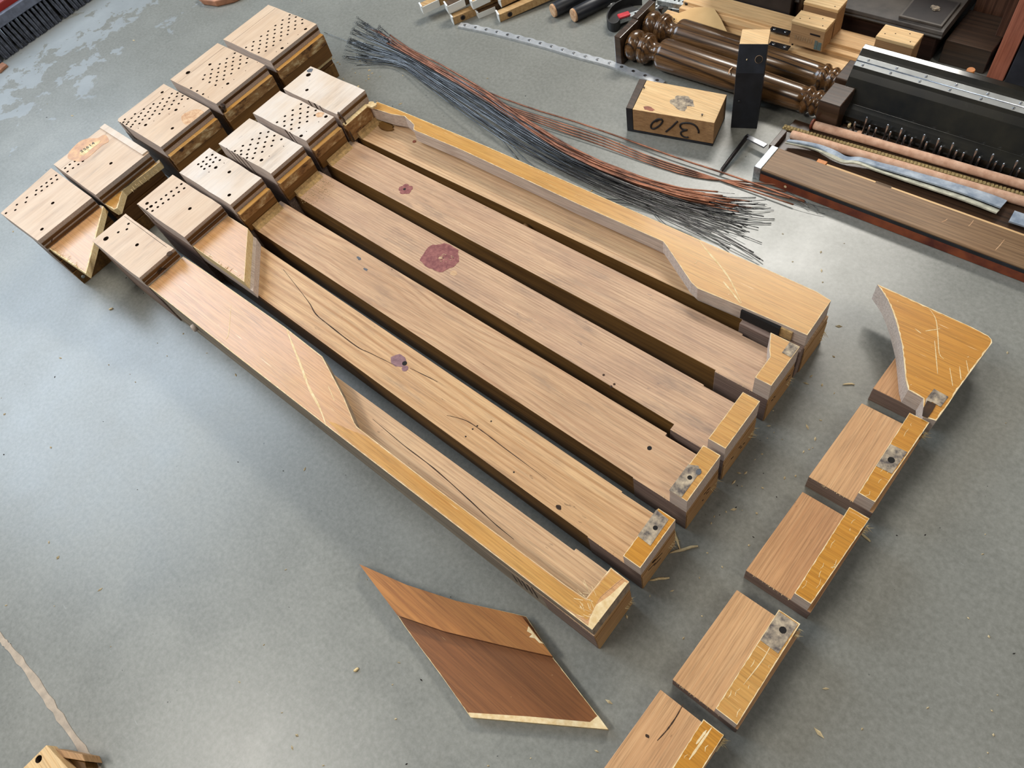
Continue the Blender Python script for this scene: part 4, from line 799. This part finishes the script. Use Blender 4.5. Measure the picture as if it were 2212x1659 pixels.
# ================================================================== small pine blocks
def small_block(x0, x1, y0, y1, z0, z1, lb, print_=False):
    T = Thing('pine_block', lb, 'wood block', ((x0+x1)/2, (y0+y1)/2, z0))
    zc = z1-0.008
    T.part('block', prism([(x0, y0), (x1, y0), (x1, y1), (x0, y1)], z0, zc, None), ['pine_side'], 0.0008)
    T.part('top_board', prism([(x0-.001, y0), (x1+.001, y0), (x1+.001, y1+.001), (x0-.001, y1+.001)], zc+0.0002, z1, 1), ['pine_end', 'pine_end'], 0.0012)
    for a, b in ((.15, .8), (.3, .25), (.85, .7), (.62, .5)): T.part('nail_hole', disc(x0+(x1-x0)*a, y0+(y1-y0)*b, z1, 0.0013, 0.0003, 8), ['black_hole'])
    if print_:
        for a, b, c, d in ((.04, .15, .05, .40), (.16, .24, .05, .45)): T.part('teal_print', box(x0+(x1-x0)*a, x0+(x1-x0)*b, y1-.0004, y1+.0005, z0+(zc-z0)*c, z0+(zc-z0)*(c+d)), ['teal'])
        T.part('ink_bar', box(x0+(x1-x0)*.12, x0+(x1-x0)*.42, y1-.0004, y1+.0005, z0+(zc-z0)*.72, z0+(zc-z0)*.80), ['ink'])
    for j in range(8): T.part('faded_stamp', box(x0+(x1-x0)*(.32+.07*j), x0+(x1-x0)*(.355+.07*j), y1-.0004, y1+.0004, z0+(zc-z0)*(.3 if print_ else .55), z0+(zc-z0)*(.5 if print_ else .66)), ['ink_faint'])
small_block(0.532, 0.607, -1.4255, -1.386, 0.0434, 0.096, 'pine block with teal print on its side, on the batten', True)
small_block(0.533, 0.608, -1.4735, -1.434, 0.0434, 0.110, 'pine block tucked right behind the teal-printed block')
small_block(0.361, 0.437, -1.4540, -1.4125, 0.0, 0.092, 'pine block standing alone beside the moulded end of the dark cabinet')

# ================================================================== dark cabinet at the back
T = Thing('dark_cabinet', 'dark dusty mahogany cabinet base with a moulded top edge behind the pine blocks', 'cabinet', (0.6, -1.65, 0))
T.part('side_panel', box(0.655, 0.862, -1.62, -1.4765, 0.0, 0.36), ['leather'], 0.002)
T.part('corner_post', lathe((0.633, -1.486, 0.0), (0, 0, 1), [(0, .0085), (.30, .0085)], 18), ['oak_dark'], 0, True)
T.part('plinth', box(0.345, 0.655, -1.80, -1.500, 0.0, 0.060), ['mahog'], 0.002)
T.part('moulding', yz_prism([(-1.500, .060), (-1.492, .062), (-1.490, .066), (-1.4935, .069), (-1.490, .072), (-1.492, .078), (-1.500, .081), (-1.80, .081), (-1.80, .060)], 0.335, 0.655), ['mahog_dust'], 0.0006)
T.part('end_pad', prism([(0.343, -1.498), (0.430, -1.498), (0.430, -1.585), (0.343, -1.585)], 0.0815, 0.086, 1, border=0.006, bmat=0, rag=0.1), ['mahog_dust', 'leather'], 0.0006)
T.part('dust_lump', blob(0.378, -1.545, 0.086, 0.010, 0.006, 0.004, 14, 0.4, seed=31), ['notch'])
T.part('back_panel', box(0.30, 0.655, -1.86, -1.805, 0.0, 0.50), ['mahog'], 0.002)
tag(link('brown_box', box(0.240, 0.330, -1.622, -1.510, 0.0, 0.052), ['oak_dark'], None, (0.29, -1.55, 0), 0.0015), 'small dark brown wooden box between cabinet and leaning boards', 'box')  # real box, widened and darkened to stand in for shadowed floor beside it
def vboard(name, x0, x1, y0, y1, z, mat, lb, lean=0.0):
    p = [(x0, y0), (x1, y0), (x1, y1), (x0, y1)]; me = prism(p, 0.0, z)
    for v in me.vertices: v.co.y -= lean*v.co.z
    tag(link(name, me, [mat], None, ((x0+x1)/2, (y0+y1)/2, 0), 0.0015), lb, 'board')
vboard('standing_board', 0.199, 0.231, -1.560, -1.505, 0.62, 'pink_wood', 'narrow reddish bare wood upright board at the upper right', 0.02)
vboard('standing_board', 0.262, 0.325, -1.660, -1.628, 0.62, 'brown_panel', 'streaky brown standing board behind the small brown box', 0.02)
vboard('standing_board', 0.2335, 0.2550, -1.600, -1.560, 0.62, 'brown_panel', 'narrow brown standing board left of the reddish board', 0.02)
vboard('standing_board', -0.25, 0.196, -1.600, -1.502, 0.62, 'navy', 'wide blue-black standing board at the right edge', 0.02)
T = Thing('dowel_peg', 'short orange wooden dowel peg behind the black fallboard', 'dowel', (0.262, -1.452, 0))
p = at(2098, 150, 0.085); T.part('peg', lathe((p.x, p.y, 0.0), (0, 0, 1), [(0, .0075), (.0840, .0075), (.085, .0068)], 18), ['orange_dowel'], 0, False)

# ================================================================== black fallboard with hinge
T = Thing('fallboard', 'glossy black piano fallboard with a long metal hinge and two rows of screws', 'piano part', (0.1, -1.31, 0))
XL, XRr = 0.4315, -0.42
sec = [(-1.2500, .004), (-1.2465, .010), (-1.2455, .020), (-1.2475, .028), (-1.2520, .0345), (-1.2580, .0390), (-1.2650, .0410), (-1.2685, .0420), (-1.2715, .0480), (-1.2800, .062), (-1.2915, .081), (-1.3000, .0925), (-1.3035, .098), (-1.3190, .110), (-1.3215, .1135), (-1.3290, .1200), (-1.3400, .1215), (-1.3480, .116), (-1.352, .10), (-1.352, .004)]
T.part('board', yz_prism(sec, XRr, XL), ['black_lac2'], 0.0006)
hn = Vector((0, 12, 15.5)).normalized(); hd = Vector((0, -15.5, 12)).normalized()
def leaf(a, b, h=0.0011):
    A_ = Vector((0, -1.3035, .098)); s2 = [A_+hd*a, A_+hd*b, A_+hd*b+hn*h, A_+hd*a+hn*h]; return yz_prism([(q.y, q.z) for q in s2], XRr, XL-0.0015)
l1 = T.part('hinge_leaf', leaf(0.0002, 0.0088), ['hinge'], 0.0003); l2 = T.part('hinge_leaf', leaf(0.0112, 0.0195), ['hinge'], 0.0003)
A_ = Vector((0, -1.3035, .098))+hd*0.0100+hn*0.0008; T.part('knuckle', tube([(XL-0.002, A_.y, A_.z), (XRr, A_.y, A_.z)], 0.0014, 8), ['steel'])
for j in range(14):
    for (a, o_, e) in ((0.0045, l1, 0.0), (0.0155, l2, 0.006)):
        c = Vector((XL-0.016-0.0555*j-e, -1.3035, .098))+hd*a+hn*0.0010
        if c.x < -0.3: continue
        T.part('hinge_screw', lathe(c, hn, [(0, .0026), (.0006, .0026), (.0011, .0015)], 10), ['steel'], parent=o_)
T.part('lead_chip', blob(0.39, -1.2405, 0.012, 0.003, 0.004, 0.006, 10, .3, seed=41), ['cream'])

# ================================================================== key frame tray with pins
T = Thing('key_frame', 'dark wooden key frame with a double row of upright metal pins', 'piano part', (0.1, -1.19, 0))
T.part('frame', prism([(-0.42, -1.2445), (0.403, -1.2445), (0.403, -1.213), (0.492, -1.213), (0.492, -1.106), (-0.42, -1.106)], 0.0, 0.012), ['oak_dark'], 0.001)
T.part('end_rail', box(0.482, 0.493, -1.160, -1.108, 0.0122, 0.026), ['oak_dark'], 0.001)
T.part('front_lath', box(-0.42, 0.372, -1.1125, -1.1065, 0.0122, 0.0265), ['pine'], 0.0006)
T.part('lath_joint', box(0.245, 0.275, -1.1135, -1.1060, 0.0122, 0.0268), ['key_dark'], 0.0004)
T.part('lath_end', box(0.373, 0.392, -1.1165, -1.1065, 0.0122, 0.0280), ['orange_dowel'], 0.0010)
PN = [(1060,215,258),(1128,190,262),(1156,232,282),(1199,250,297),(1266,226,312),(1294,272,323),(1356,256,338),(1390,300,350),(1435,314,365),(1504,294,380),(1533,342,392),(1598,322,408),(1627,368,422),(1692,354,437),(1730,400,450),(1777,414,464),(1846,400,480),(1881,444,494),(1953,428,512),(1990,476,524),(2040,492,538),(2110,474,556),(2145,522,570),(2205,512,585)]
for a, b, c in PN:
    p = at(1500+a/3.107, 200+(c+14)/3.107, 0.012); tall = (c-b) > 58
    # height from the pixel offset of the tip above the foot
    hgt = 0.042 if tall else 0.029
    T.part('pin', lathe((p.x, p.y, 0.0115), (0, 0, 1), [(0, .0024), (hgt-.004, .0024), (hgt-.0012, .0018), (hgt, .0004)], 10), ['steel'], 0, True)
T.part('washer', lathe((at(1500+1110/3.107, 200+268/3.107, .0125).x, at(1500+1110/3.107, 200+268/3.107, .0125).y, .0122), (0, 0, 1), [(0, .0055), (.0012, .0055), (.0012, .0025), (.001, .0024)], 16), ['felt_pink'])
def rod_between(name, lb, a, b, r, mat, ext=0.45, cat='dowel'):
    d = (Vector(b)-Vector(a)).normalized(); e = Vector(b)+d*ext
    T2 = Thing(name, lb, cat, ((a[0]+b[0])/2, (a[1]+b[1])/2, 0.012)); T2.part('roll', lathe(a, d, [(0, r*.8), (.002, r)]+[(j*.05, r*(1+.03*math.sin(j*1.7))) for j in range(1, int((e-Vector(a)).length/.05))]+[((e-Vector(a)).length, r)], 18), [mat], 0, True)
    return T2, d
ROD = 0.0085
rod_between('felt_roll', 'pink felt-covered roll nearest the oak plank', (0.473, -1.1605, 0.0122+ROD), (0.044, -1.1900, 0.0122+ROD), ROD, 'felt_pink')
T2, d = rod_between('felt_roll', 'pink felt-covered roll beside the metal pins, with a brown end disc', (0.448, -1.2047, 0.0122+ROD), (0.0586, -1.2280, 0.0122+ROD), ROD, 'felt_pink')
T2.part('end_disc', lathe((0.4485, -1.2045, 0.0122+ROD+.001), (1, 0.05, 0), [(0, .0105), (.004, .0105), (.005, .009)], 18), ['red_edge'])
BA, BB = Vector((0.500, -1.1800, 0)), Vector((0.0528, -1.2105, 0)); bd = (BB-BA).normalized(); bn_ = Vector((-bd.y, bd.x, 0))
T2 = Thing('braid_trim', 'olive gold braid trim lying between the two pink rolls', 'trim', ((BA+BB)/2).to_tuple()[:2]+(0.0122,))
T2.part('tape', ribbon([BA+bd*(0.05*j)+Vector((0, 0, 0.0135)) for j in range(18)], 0.011, 0.002, False), ['braid'])
bits = []
kn = prism([(-0.0024, -0.0042), (0.0024, -0.0042), (0.0024, 0.0042), (-0.0024, 0.0042)], 0, 0.0026); kn.materials.append(M['braid'])
for j in range(104):
    c = BA+bd*(0.004+0.0068*j)+Vector((0, 0, 0.0154)); o = bpy.data.objects.new('braid_knot', kn); COL.objects.link(o); o.parent = T2.o
    o.location = c-T2.base; o.rotation_euler = (0, 0, math.atan2(bd.y, bd.x)+0.25)
    m_ = o.modifiers.new('bevel', 'BEVEL'); m_.width = 0.0009; m_.segments = 2
# twisted blue-grey felt strip
T2 = Thing('felt_strip', 'twisted blue-grey felt strip with a cream edge beside the oak plank', 'felt strip', (0.28, -1.12, 0.012))
fc = [(620,338,30,.2),(720,352,38,.1),(830,378,42,.1),(930,425,40,.9),(1010,455,34,1.4),(1100,468,40,.5),(1250,510,60,.0),(1450,565,80,-.1),(1650,625,88,-.1),(1850,690,92,-.1),(2062,772,90,-.1)]
def felt(off0, off1, dz, h):
    bm = bmesh.new(); rows = []
    for a, b, w_, tw in fc:
        p = at(1500+a/3.107, 200+b/3.107, 0.021); s = Vector((0.07, 1, 0)).normalized(); hw = w_/3.107*0.00062
        rows.append([p+s*hw*off0*2+Vector((0, 0, dz+0.004*math.sin(tw*2))), p+s*hw*off1*2+Vector((0, 0, dz+0.006*math.cos(tw)-0.002))])
    L0 = spline([r[0] for r in rows], 5); L1 = spline([r[1] for r in rows], 5); n = len(L0); V = []
    for q in range(n): V.append([bm.verts.new(L0[q]), bm.verts.new(L1[q]), bm.verts.new(L1[q]+Vector((0, 0, h))), bm.verts.new(L0[q]+Vector((0, 0, h)))])
    for q in range(n-1):
        for j in range(4): bm.faces.new((V[q][j], V[q][(j+1) % 4], V[q+1][(j+1) % 4], V[q+1][j])).smooth = False
    bm.faces.new(V[0]); bm.faces.new(V[-1][::-1]); bmesh.ops.recalc_face_normals(bm, faces=bm.faces); return me_from(bm)
T2.part('felt', felt(-0.5, 0.22, 0.0, 0.0035), ['felt_blue']); T2.part('cream_edge', felt(0.22, 0.62, -0.0005, 0.003), ['felt_cream'])
q = [at(1500+a/3.107, 200+b/3.107, 0.022).to_tuple()[:2] for a, b in ((2112,860),(2150,790),(2300,840),(2300,920))]
tag(link('felt_strip', prism(q, 0.018, 0.0215), ['felt_blue'], None, (q[0][0], q[0][1], 0.012)), 'short end of another blue-grey felt strip cut by the right edge', 'felt strip')

# ================================================================== oak plank with metal end
T = Thing('oak_plank', 'long brown oak plank with a red-stained front edge and galvanised end clip', 'plank', (0.2, -1.07, 0))
T.part('plank', yz_prism([(-1.1045, 0), (-1.1045, .0305), (-1.040, .0305), (-1.0375, .0285), (-1.0375, .0235), (-1.1, .0235)][:4]+[(-1.0375, 0.0)], -0.42, 0.470), ['oak_plank'], 0.0008)
T.part('red_front', box(-0.10, 0.4695, -1.0375, -1.0362, 0.001, 0.0195), ['red_edge'], 0.0004)
T.part('black_edge', box(-0.42, 0.4695, -1.0376, -1.0360, 0.0200, 0.0268), ['black_paint'], 0.0004)
T.part('chipped_front', box(-0.42, -0.101, -1.0375, -1.0362, 0.001, 0.0195), ['end_grain'], 0.0004)
T.part('end_clip', box(0.4702, 0.4855, -1.1050, -1.0368, 0.0, 0.0312), ['galv'], 0.0012)
T.part('screw_hole', lathe((0.415, -1.0362, 0.011), (0, 1, 0), [(0, .0028), (.0004, .0028)], 10), ['cream'])
for pts in (((1900+440/3.28, 330+490/3.28), (1900+480/3.28, 330+470/3.28)), ((1900+630/3.28, 330+520/3.28), (1900+665/3.28, 330+480/3.28)), ((1900+820/3.28, 330+690/3.28), (1900+885/3.28, 330+615/3.28))):
    T.part('scratch', ribbon([at(*pts[0], .0305), at((pts[0][0]+pts[1][0])/2, (pts[0][1]+pts[1][1])/2+1, .0305), at(*pts[1], .0305)], 0.0014, 0.0002), ['end_grain'])
T = Thing('angle_rod', 'bent metal rod with a bright flat arm and a dark tip, at the plank end', 'metal rod', at(1615, 310).to_tuple())
p0, p1, p2 = at(1500+478/3.107, 200+362/3.107, .015), at(1500+352/3.107, 200+298/3.107, .015), at(1500+178/3.107, 200+528/3.107, .006)
p0.z = 0.020; p1.z = 0.016
dd = (p1-p0); nn = Vector((-dd.y, dd.x, 0)).normalized()
T.part('flat_arm', obox((p0-nn*0.006), dd, nn, dd.length+0.004, 0.012, 0.014, 0.0175), ['steel'], 0.0008)
T.part('dark_arm', tube([p1+Vector((0, 0, -.001)), p1.lerp(p2, .5), p2.lerp(p1, .06), p2], [0.0042, 0.0042, 0.004, 0.0028], 10), ['bracket'])
T.part('tip', tube([p2, p2+(p2-p1).normalized()*0.003], [0.0028, 0.0012], 10), ['steel'])

# ================================================================== piano keys at the top edge
def key(px, py, ang, L, w_, h, z0, mat, lb, tilt=0.0, lead=None, white=True, side=False):
    p = at(px, py, z0); d = Vector((math.cos(ang), math.sin(ang), 0)); n = Vector((-d.y, d.x, 0))
    T = Thing('piano_key', lb, 'piano key', (p.x, p.y, z0), 'loose piano keys at the top edge')
    def b(a0, a1, n0, n1, h0, h1):
        q = p+d*a0+n*n0; me = obox((q.x, q.y), d, n, a1-a0, n1-n0, z0+h0, z0+h1)
        for v in me.vertices: v.co.z += tilt*((v.co-p).dot(d))
        return me
    T.part('stick', b(0.002, L, -w_/2, w_/2, 0, h), [mat], 0.0008)
    if side: T.part('key_top', b(0.0, min(L, .05), -w_/2-.0022, -w_/2-.0002, 0.0, h), ['key_white'], 0.0004)
    if white:
        T.part('front', b(0.0, 0.0019, -w_/2-.0006, w_/2+.0006, 0.0, h+.0006), ['key_white'], 0.0004)
        T.part('lip', b(-0.0012, 0.003, -w_/2-.0008, w_/2+.0008, h+.0002, h+.0022), ['key_white'], 0.0004)
    if lead is not None:
        n = -n; c = p+d*lead+n*(w_/2)+Vector((0, 0, h*.5+tilt*lead)); T.part('lead_weight', lathe(c-n*.0006, n, [(0, .0068), (.0014, .0068), (.0014, .005)], 16), ['oak_dark'])
        T.part('lead_core', lathe(c, n, [(0, .0045), (.0011, .0045)], 14), ['black_hole'])
KA = math.radians(-118)
key(912, 26, KA, 0.16, .022, .019, 0.018, 'key_wood', 'leftmost piano key with a white front, raised off the floor', 0.05, side=True)
key(966, 25, KA, 0.16, .024, .020, 0.024, 'key_dark', 'piano key with a stained brown top, second from the left', 0.05, side=True)
key(978, 50, KA, 0.16, .021, .020, 0.0, 'key_wood', 'piano key with a round lead weight, lying lowest beside the nickel strip end', 0.0, 0.028)
key(1019, 16, KA, 0.14, .022, .020, 0.026, 'key_wood', 'pale piano key poking out above the middle of the cluster', 0.05, side=True)
key(1031, 36, KA, 0.15, .020, .014, 0.0, 'key_dark', 'dirty dark piano key lying flat in the middle of the cluster', 0.0, None, True, True)
key(1080, 12, KA, 0.12, .022, .018, 0.022, 'key_wood', 'piano key behind the longest one in the cluster', 0.05)
key(1077, 44, math.radians(-121), 0.30, .022, .020, 0.0, 'key_wood', 'longest visible piano key with a lead weight, rightmost of the cluster', 0.05, 0.03)
for i, (px, py, lb) in enumerate(((1193, 24, 'black round rod with a sawn pale end, the one next to the keys'), (1237, 34, 'black round rod with a sawn pale end, the one next to the strap'))):
    p = at(px, py, .0175); d = Vector((math.cos(math.radians(-112)), math.sin(math.radians(-112)), 0)); T = Thing('round_rod', lb, 'wooden rod', (p.x, p.y, 0), 'pair of black round rods')
    T.part('rod', lathe(p+d*.006, d, [(0, .0168), (.002, .0175), (.26, .0175)], 26), ['black_paint'], 0, True)
    T.part('sawn_end', lathe(p, d, [(0, .0150), (.0012, .0158), (.0062, .0160)], 26), ['end_grain'])
# ------------------------------------------------------------------ strap tool and perforated bars
T = Thing('strap_clamp', 'curled black rubber strap with a red grip on a perforated steel bar', 'tool', at(1340, 40).to_tuple())
sp = [at(1300+a/8.508, b/8.508, .010) for a, b in ((740,20),(600,30),(450,65),(320,115),(200,200),(125,310),(105,410),(140,490),(220,522),(290,495),(330,440))]
sp = spline(sp, 5); bm = bmesh.new(); rows = []
for i, p in enumerate(sp):
    t = (sp[min(i+1, len(sp)-1)]-sp[max(i-1, 0)]).normalized(); n = Vector((-t.y, t.x, 0))*0.0016
    rows.append([bm.verts.new(v) for v in (Vector((p.x, p.y, 0))-n, Vector((p.x, p.y, 0))+n, Vector((p.x, p.y, .024))+n, Vector((p.x, p.y, .024))-n)])
for i in range(len(rows)-1):
    for j in range(4): bm.faces.new((rows[i][j], rows[i][(j+1) % 4], rows[i+1][(j+1) % 4], rows[i+1][j]))
bm.faces.new(rows[0]); bm.faces.new(rows[-1][::-1]); bmesh.ops.recalc_face_normals(bm, faces=bm.faces)
T.part('strap', me_from(bm), ['rubber'], 0.0005)
fl_ = [p.to_tuple()[:2] for p in sp[8:]]+[at(1300+480/8.508, 330/8.508, .01).to_tuple()[:2], at(1300+700/8.508, 150/8.508, .01).to_tuple()[:2]]
T.part('inner_pad', prism(fl_, 0.0005, 0.006), ['rubber'], 0.0005)
def barp(T, a, b, w_, z0, z1, nh, mat='galv'):
    a = at(*a, z1); b = at(*b, z1); d = (b-a); n = Vector((-d.y, d.x, 0)).normalized()*w_/2
    return T.part('perforated_bar', prism([(a-n).to_tuple()[:2], (b-n).to_tuple()[:2], (b+n).to_tuple()[:2], (a+n).to_tuple()[:2]], z0, z1, 0, [((a.lerp(b, (j+.7)/(nh+.4))).x, (a.lerp(b, (j+.7)/(nh+.4))).y, .0026) for j in range(nh)], .006, 1), [mat, 'black_hole'], 0.0008)
barp(T, (1337, 40), (1395, 20), 0.016, 0.010, 0.020, 4)
a, b = at(1335, 36, .024), at(1360, 28, .024); n = Vector((-(b-a).y, (b-a).x, 0)).normalized()*.009
T.part('red_grip', prism([(a-n).to_tuple()[:2], (b-n).to_tuple()[:2], (b+n).to_tuple()[:2], (a+n).to_tuple()[:2]], 0.0202, 0.026), ['red_plastic'], 0.0025)
T = Thing('perforated_bracket', 'grey perforated steel channel brackets bolted together behind the turned legs', 'metal bracket', at(1460, 15).to_tuple())
barp(T, (1412, 14), (1442, 8), 0.020, 0.0, 0.016, 3); barp(T, (1425, -6), (1500, 8), 0.026, 0.022, 0.034, 8); barp(T, (1440, 24), (1475, 14), 0.014, 0.0, 0.008, 2)
for a, b in ((1484, 10), (1427, 22), (1413, 2)):
    p = at(a, b, .034); T.part('bolt', lathe((p.x, p.y, .0), (0, 0, 1), [(0, .0035), (.036, .0035), (.036, .0065), (.041, .0062)], 6), ['bracket'])
p = at(1510, 6, .012); T = Thing('chrome_tube', 'short shiny chrome tube beside the perforated brackets', 'tube', (p.x, p.y, 0)); T.part('tube', lathe((p.x, p.y, .0125), (-0.97, -0.25, 0), [(0, .012), (.002, .0125), (.06, .0125), (.062, .012)], 24), ['chrome'], 0, True)
p = at(1316, 2, .01); T = Thing('chrome_ring', 'shiny metal ring end above the strap at the top edge', 'ring', (p.x, p.y, 0)); T.part('ring', lathe((p.x, p.y, 0.0), (0, 0, 1), [(0, .014), (.006, .016), (.012, .014), (.012, .008), (.0, .008)], 26), ['chrome'], 0, True)

# ================================================================== broom, fragment, corner block
T = Thing('push_broom', 'push broom head with dark bristle tufts and a red back, top left corner', 'broom', (2.86, -0.6, 0))
T.part('red_back', yz_prism([(-1.05, .062), (-1.05, .115), (-0.30, .115), (-0.30, .062)], 2.735, 2.86), ['red_broom'], 0.004)
T.part('grey_band', box(2.716, 2.7345, -1.05, -0.30, 0.066, 0.095), ['grey_strip'], 0.002)
def tuft_mesh(spread, ln, seed):
    rd = random.Random(seed); bm = bmesh.new()
    for i in range(60):
        a = rd.uniform(0, 6.28); r0 = .0035*rd.random()**.5; r1 = spread*rd.random()**.5; z1 = -ln*rd.uniform(.92, 1.0)
        p = Vector((r0*math.cos(a), r0*math.sin(a), 0)); q = Vector((r1*math.cos(a), r1*math.sin(a), z1))
        tube([p, (p+q)/2+Vector((0, 0, .002)), q], [0.0012, 0.0010, 0.0006], 3, False, bm)
    me = me_from(bm); return me
tm1 = tuft_mesh(0.0060, 0.078, 1); tm1.materials.append(M['bristle']); tm2 = tuft_mesh(0.010, 0.070, 2); tm2.materials.append(M['bristle_shade'])
for j in range(46):
    for row, me, xx, zz, tl in ((0, tm1, 2.724, 0.070, 0.42), (1, tm2, 2.752, 0.066, 0.42), (2, tm2, 2.78, 0.066, 0.30)):
        if row == 2 and j % 2: continue
        o = bpy.data.objects.new('bristle_tuft', me); COL.objects.link(o); o.parent = T.o; o.location = Vector((xx, -0.33-0.0152*j, zz))-T.base; o.rotation_euler = (0, tl, random.uniform(0, 6)) if False else (random.uniform(-.05, .05), tl+random.uniform(-.03, .03), 0)
p = at(0, 148, .004); T = Thing('wood_fragment', 'small brown wood fragment at the left edge below the broom', 'wood fragment', (p.x, p.y, 0))
T.part('fragment', prism([(p.x+.012, p.y+.01), (p.x+.016, p.y-.02), (p.x-.012, p.y-.022), (p.x-.02, p.y+.012)], 0, .009), ['terracotta'], .002)
q = [at(a, b, 0.022).to_tuple()[:2] for a, b in ((421,-14),(432,-4),(462,0),(500,-9),(530,-24),(470,-52))]
tag(link('broken_board', prism(q, 0.004, 0.022), ['terracotta'], None, (q[2][0], q[2][1], 0), .003), 'orange-brown broken board peeking in at the top edge above the offcuts', 'board').location.z = -0.004
T = Thing('hollow_block', 'pale wooden block with a round hole and open side, bottom left corner', 'wood block', (0.72, 0.52, 0))
V = [at(a, b, 0.052).to_tuple()[:2] for a, b in crop([(415,1452),(200,1665),(150,1760),(480,1960),(625,1680)], 0, 1259, 4.148)]
hh = at(345/4.148, 1259+1580/4.148, .052)
T.part('top', prism(V, 0.030, 0.052, 0, [(hh.x, hh.y, .0052)], .012, 1), ['pine_end', 'hole'], 0.001)
V = [at(a, b, 0.040).to_tuple()[:2] for a, b in crop([(450,1475),(735,1535),(762,1600),(540,1562)], 0, 1259, 4.148)]
T.part('cheek', prism(V, 0.0, 0.040), ['pine_side'], 0.001)
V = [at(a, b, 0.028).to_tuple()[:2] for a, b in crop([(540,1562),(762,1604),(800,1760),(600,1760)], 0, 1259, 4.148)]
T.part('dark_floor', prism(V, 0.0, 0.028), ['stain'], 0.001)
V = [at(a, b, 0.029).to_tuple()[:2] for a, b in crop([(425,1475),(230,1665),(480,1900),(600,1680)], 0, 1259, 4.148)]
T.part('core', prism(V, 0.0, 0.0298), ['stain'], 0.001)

# ================================================================== chips and splinters
def splinter(px, py, L, ang, w_=0.003, mat='chip', lb=''):
    p = at(px, py); d = Vector((math.cos(ang), math.sin(ang), 0)); pts = [p+d*L*(j/4-.5)+Vector((random.uniform(-.001, .001), random.uniform(-.001, .001), 0.0016)) for j in range(5)]
    tag(link('wood_splinter', tube(pts, [w_*.3, w_*.5, w_*.55, w_*.45, w_*.2], 5), [mat], None, (p.x, p.y, 0)), lb, 'wood splinter')
splinter(1476, 1187, 0.045, 0.9, 0.005, 'chip', 'longest pale wood splinter, standing off the end of the cracked post')
splinter(1462, 1168, 0.030, 2.4, 0.004, 'edge', 'short splinter touching the end of the cracked post')
splinter(1424, 1252, 0.030, 0.75, 0.004, 'edge', 'splinter lying between the first two post ends')
splinter(1833, 831, 0.018, 0.6, 0.003, 'chip', 'thin pale splinter beside the curved amber panel offcut')
splinter(1868, 1160, 0.020, -0.3, 0.004, 'edge', 'splinter beside the middle offcut of the right-hand row')
splinter(1555, 1605, 0.024, -1.4, 0.005, 'edge', 'reddish splinter beside the offcut at the bottom edge')
splinter(240, 668, 0.010, 1.2, 0.004, 'chip', 'pale chip on the floor below the stepped amber post')
splinter(770, 1448, 0.010, 1.2, 0.005, 'edge', 'flat brown chip on the floor left of the brown board')
bm = bmesh.new(); rd = random.Random(5)
for i in range(420):
    if i < 230: px, py = rd.uniform(-20, 2230), rd.uniform(0, 1680)
    elif i < 330: px, py = rd.gauss(1650, 130), rd.gauss(1030, 170)
    else: px, py = rd.gauss(720, 60), rd.gauss(190, 45)
    c = at(px, py, 0.0004)
    if (0.19 < c.x < 1.5 and -0.77 < c.y < -0.11) or (1.57 < c.x < 1.8 and -0.87 < c.y < -0.03) or (-0.03 < c.x < 0.1 and c.y < 0.1) or (c.x < 0.96 and c.y < -1.0): continue
    mi = 0 if rd.random() < .8 else 1; s = rd.uniform(.0007, .0020)*(1.5 if rd.random() < .1 else 1)*(1 if mi == 0 else .55); a = rd.uniform(0, 6.28); e = rd.uniform(1, 3.2); d = Vector((math.cos(a), math.sin(a), 0)); n = Vector((-d.y, d.x, 0))
    v = [bm.verts.new(c+d*s*e), bm.verts.new(c+n*s), bm.verts.new(c-d*s*e), bm.verts.new(c-n*s), bm.verts.new(c+Vector((0, 0, s*1.2)))]
    for k in range(4): f = bm.faces.new((v[k], v[(k+1) % 4], v[4])); f.material_index = mi
    f = bm.faces.new((v[3], v[2], v[1], v[0])); f.material_index = mi
o = link('sawdust_chips', me_from(bm), ['chip', 'ink']); o['kind'] = 'stuff'; tag(o, 'tiny pale and dark chips scattered over the whole concrete floor', 'chips')
bm = bmesh.new()
for i in range(150):
    c = Vector((rd.gauss(1.225, 0.022), rd.uniform(-0.545, -0.46), 0.0724)); s = rd.uniform(.0005, .0014)
    v = [bm.verts.new(c+Vector(q)*s) for q in ((1, 0, 0), (-.5, .9, 0), (-.5, -.9, 0), (0, 0, 1))]
    for q in ((0, 1, 3), (1, 2, 3), (2, 0, 3), (2, 1, 0)): bm.faces.new([v[z_] for z_ in q])
o = link('sawdust_crumbs', me_from(bm), ['chip'], None); o['kind'] = 'stuff'; tag(o, 'sawdust crumbs on the post with the large red spot', 'sawdust')
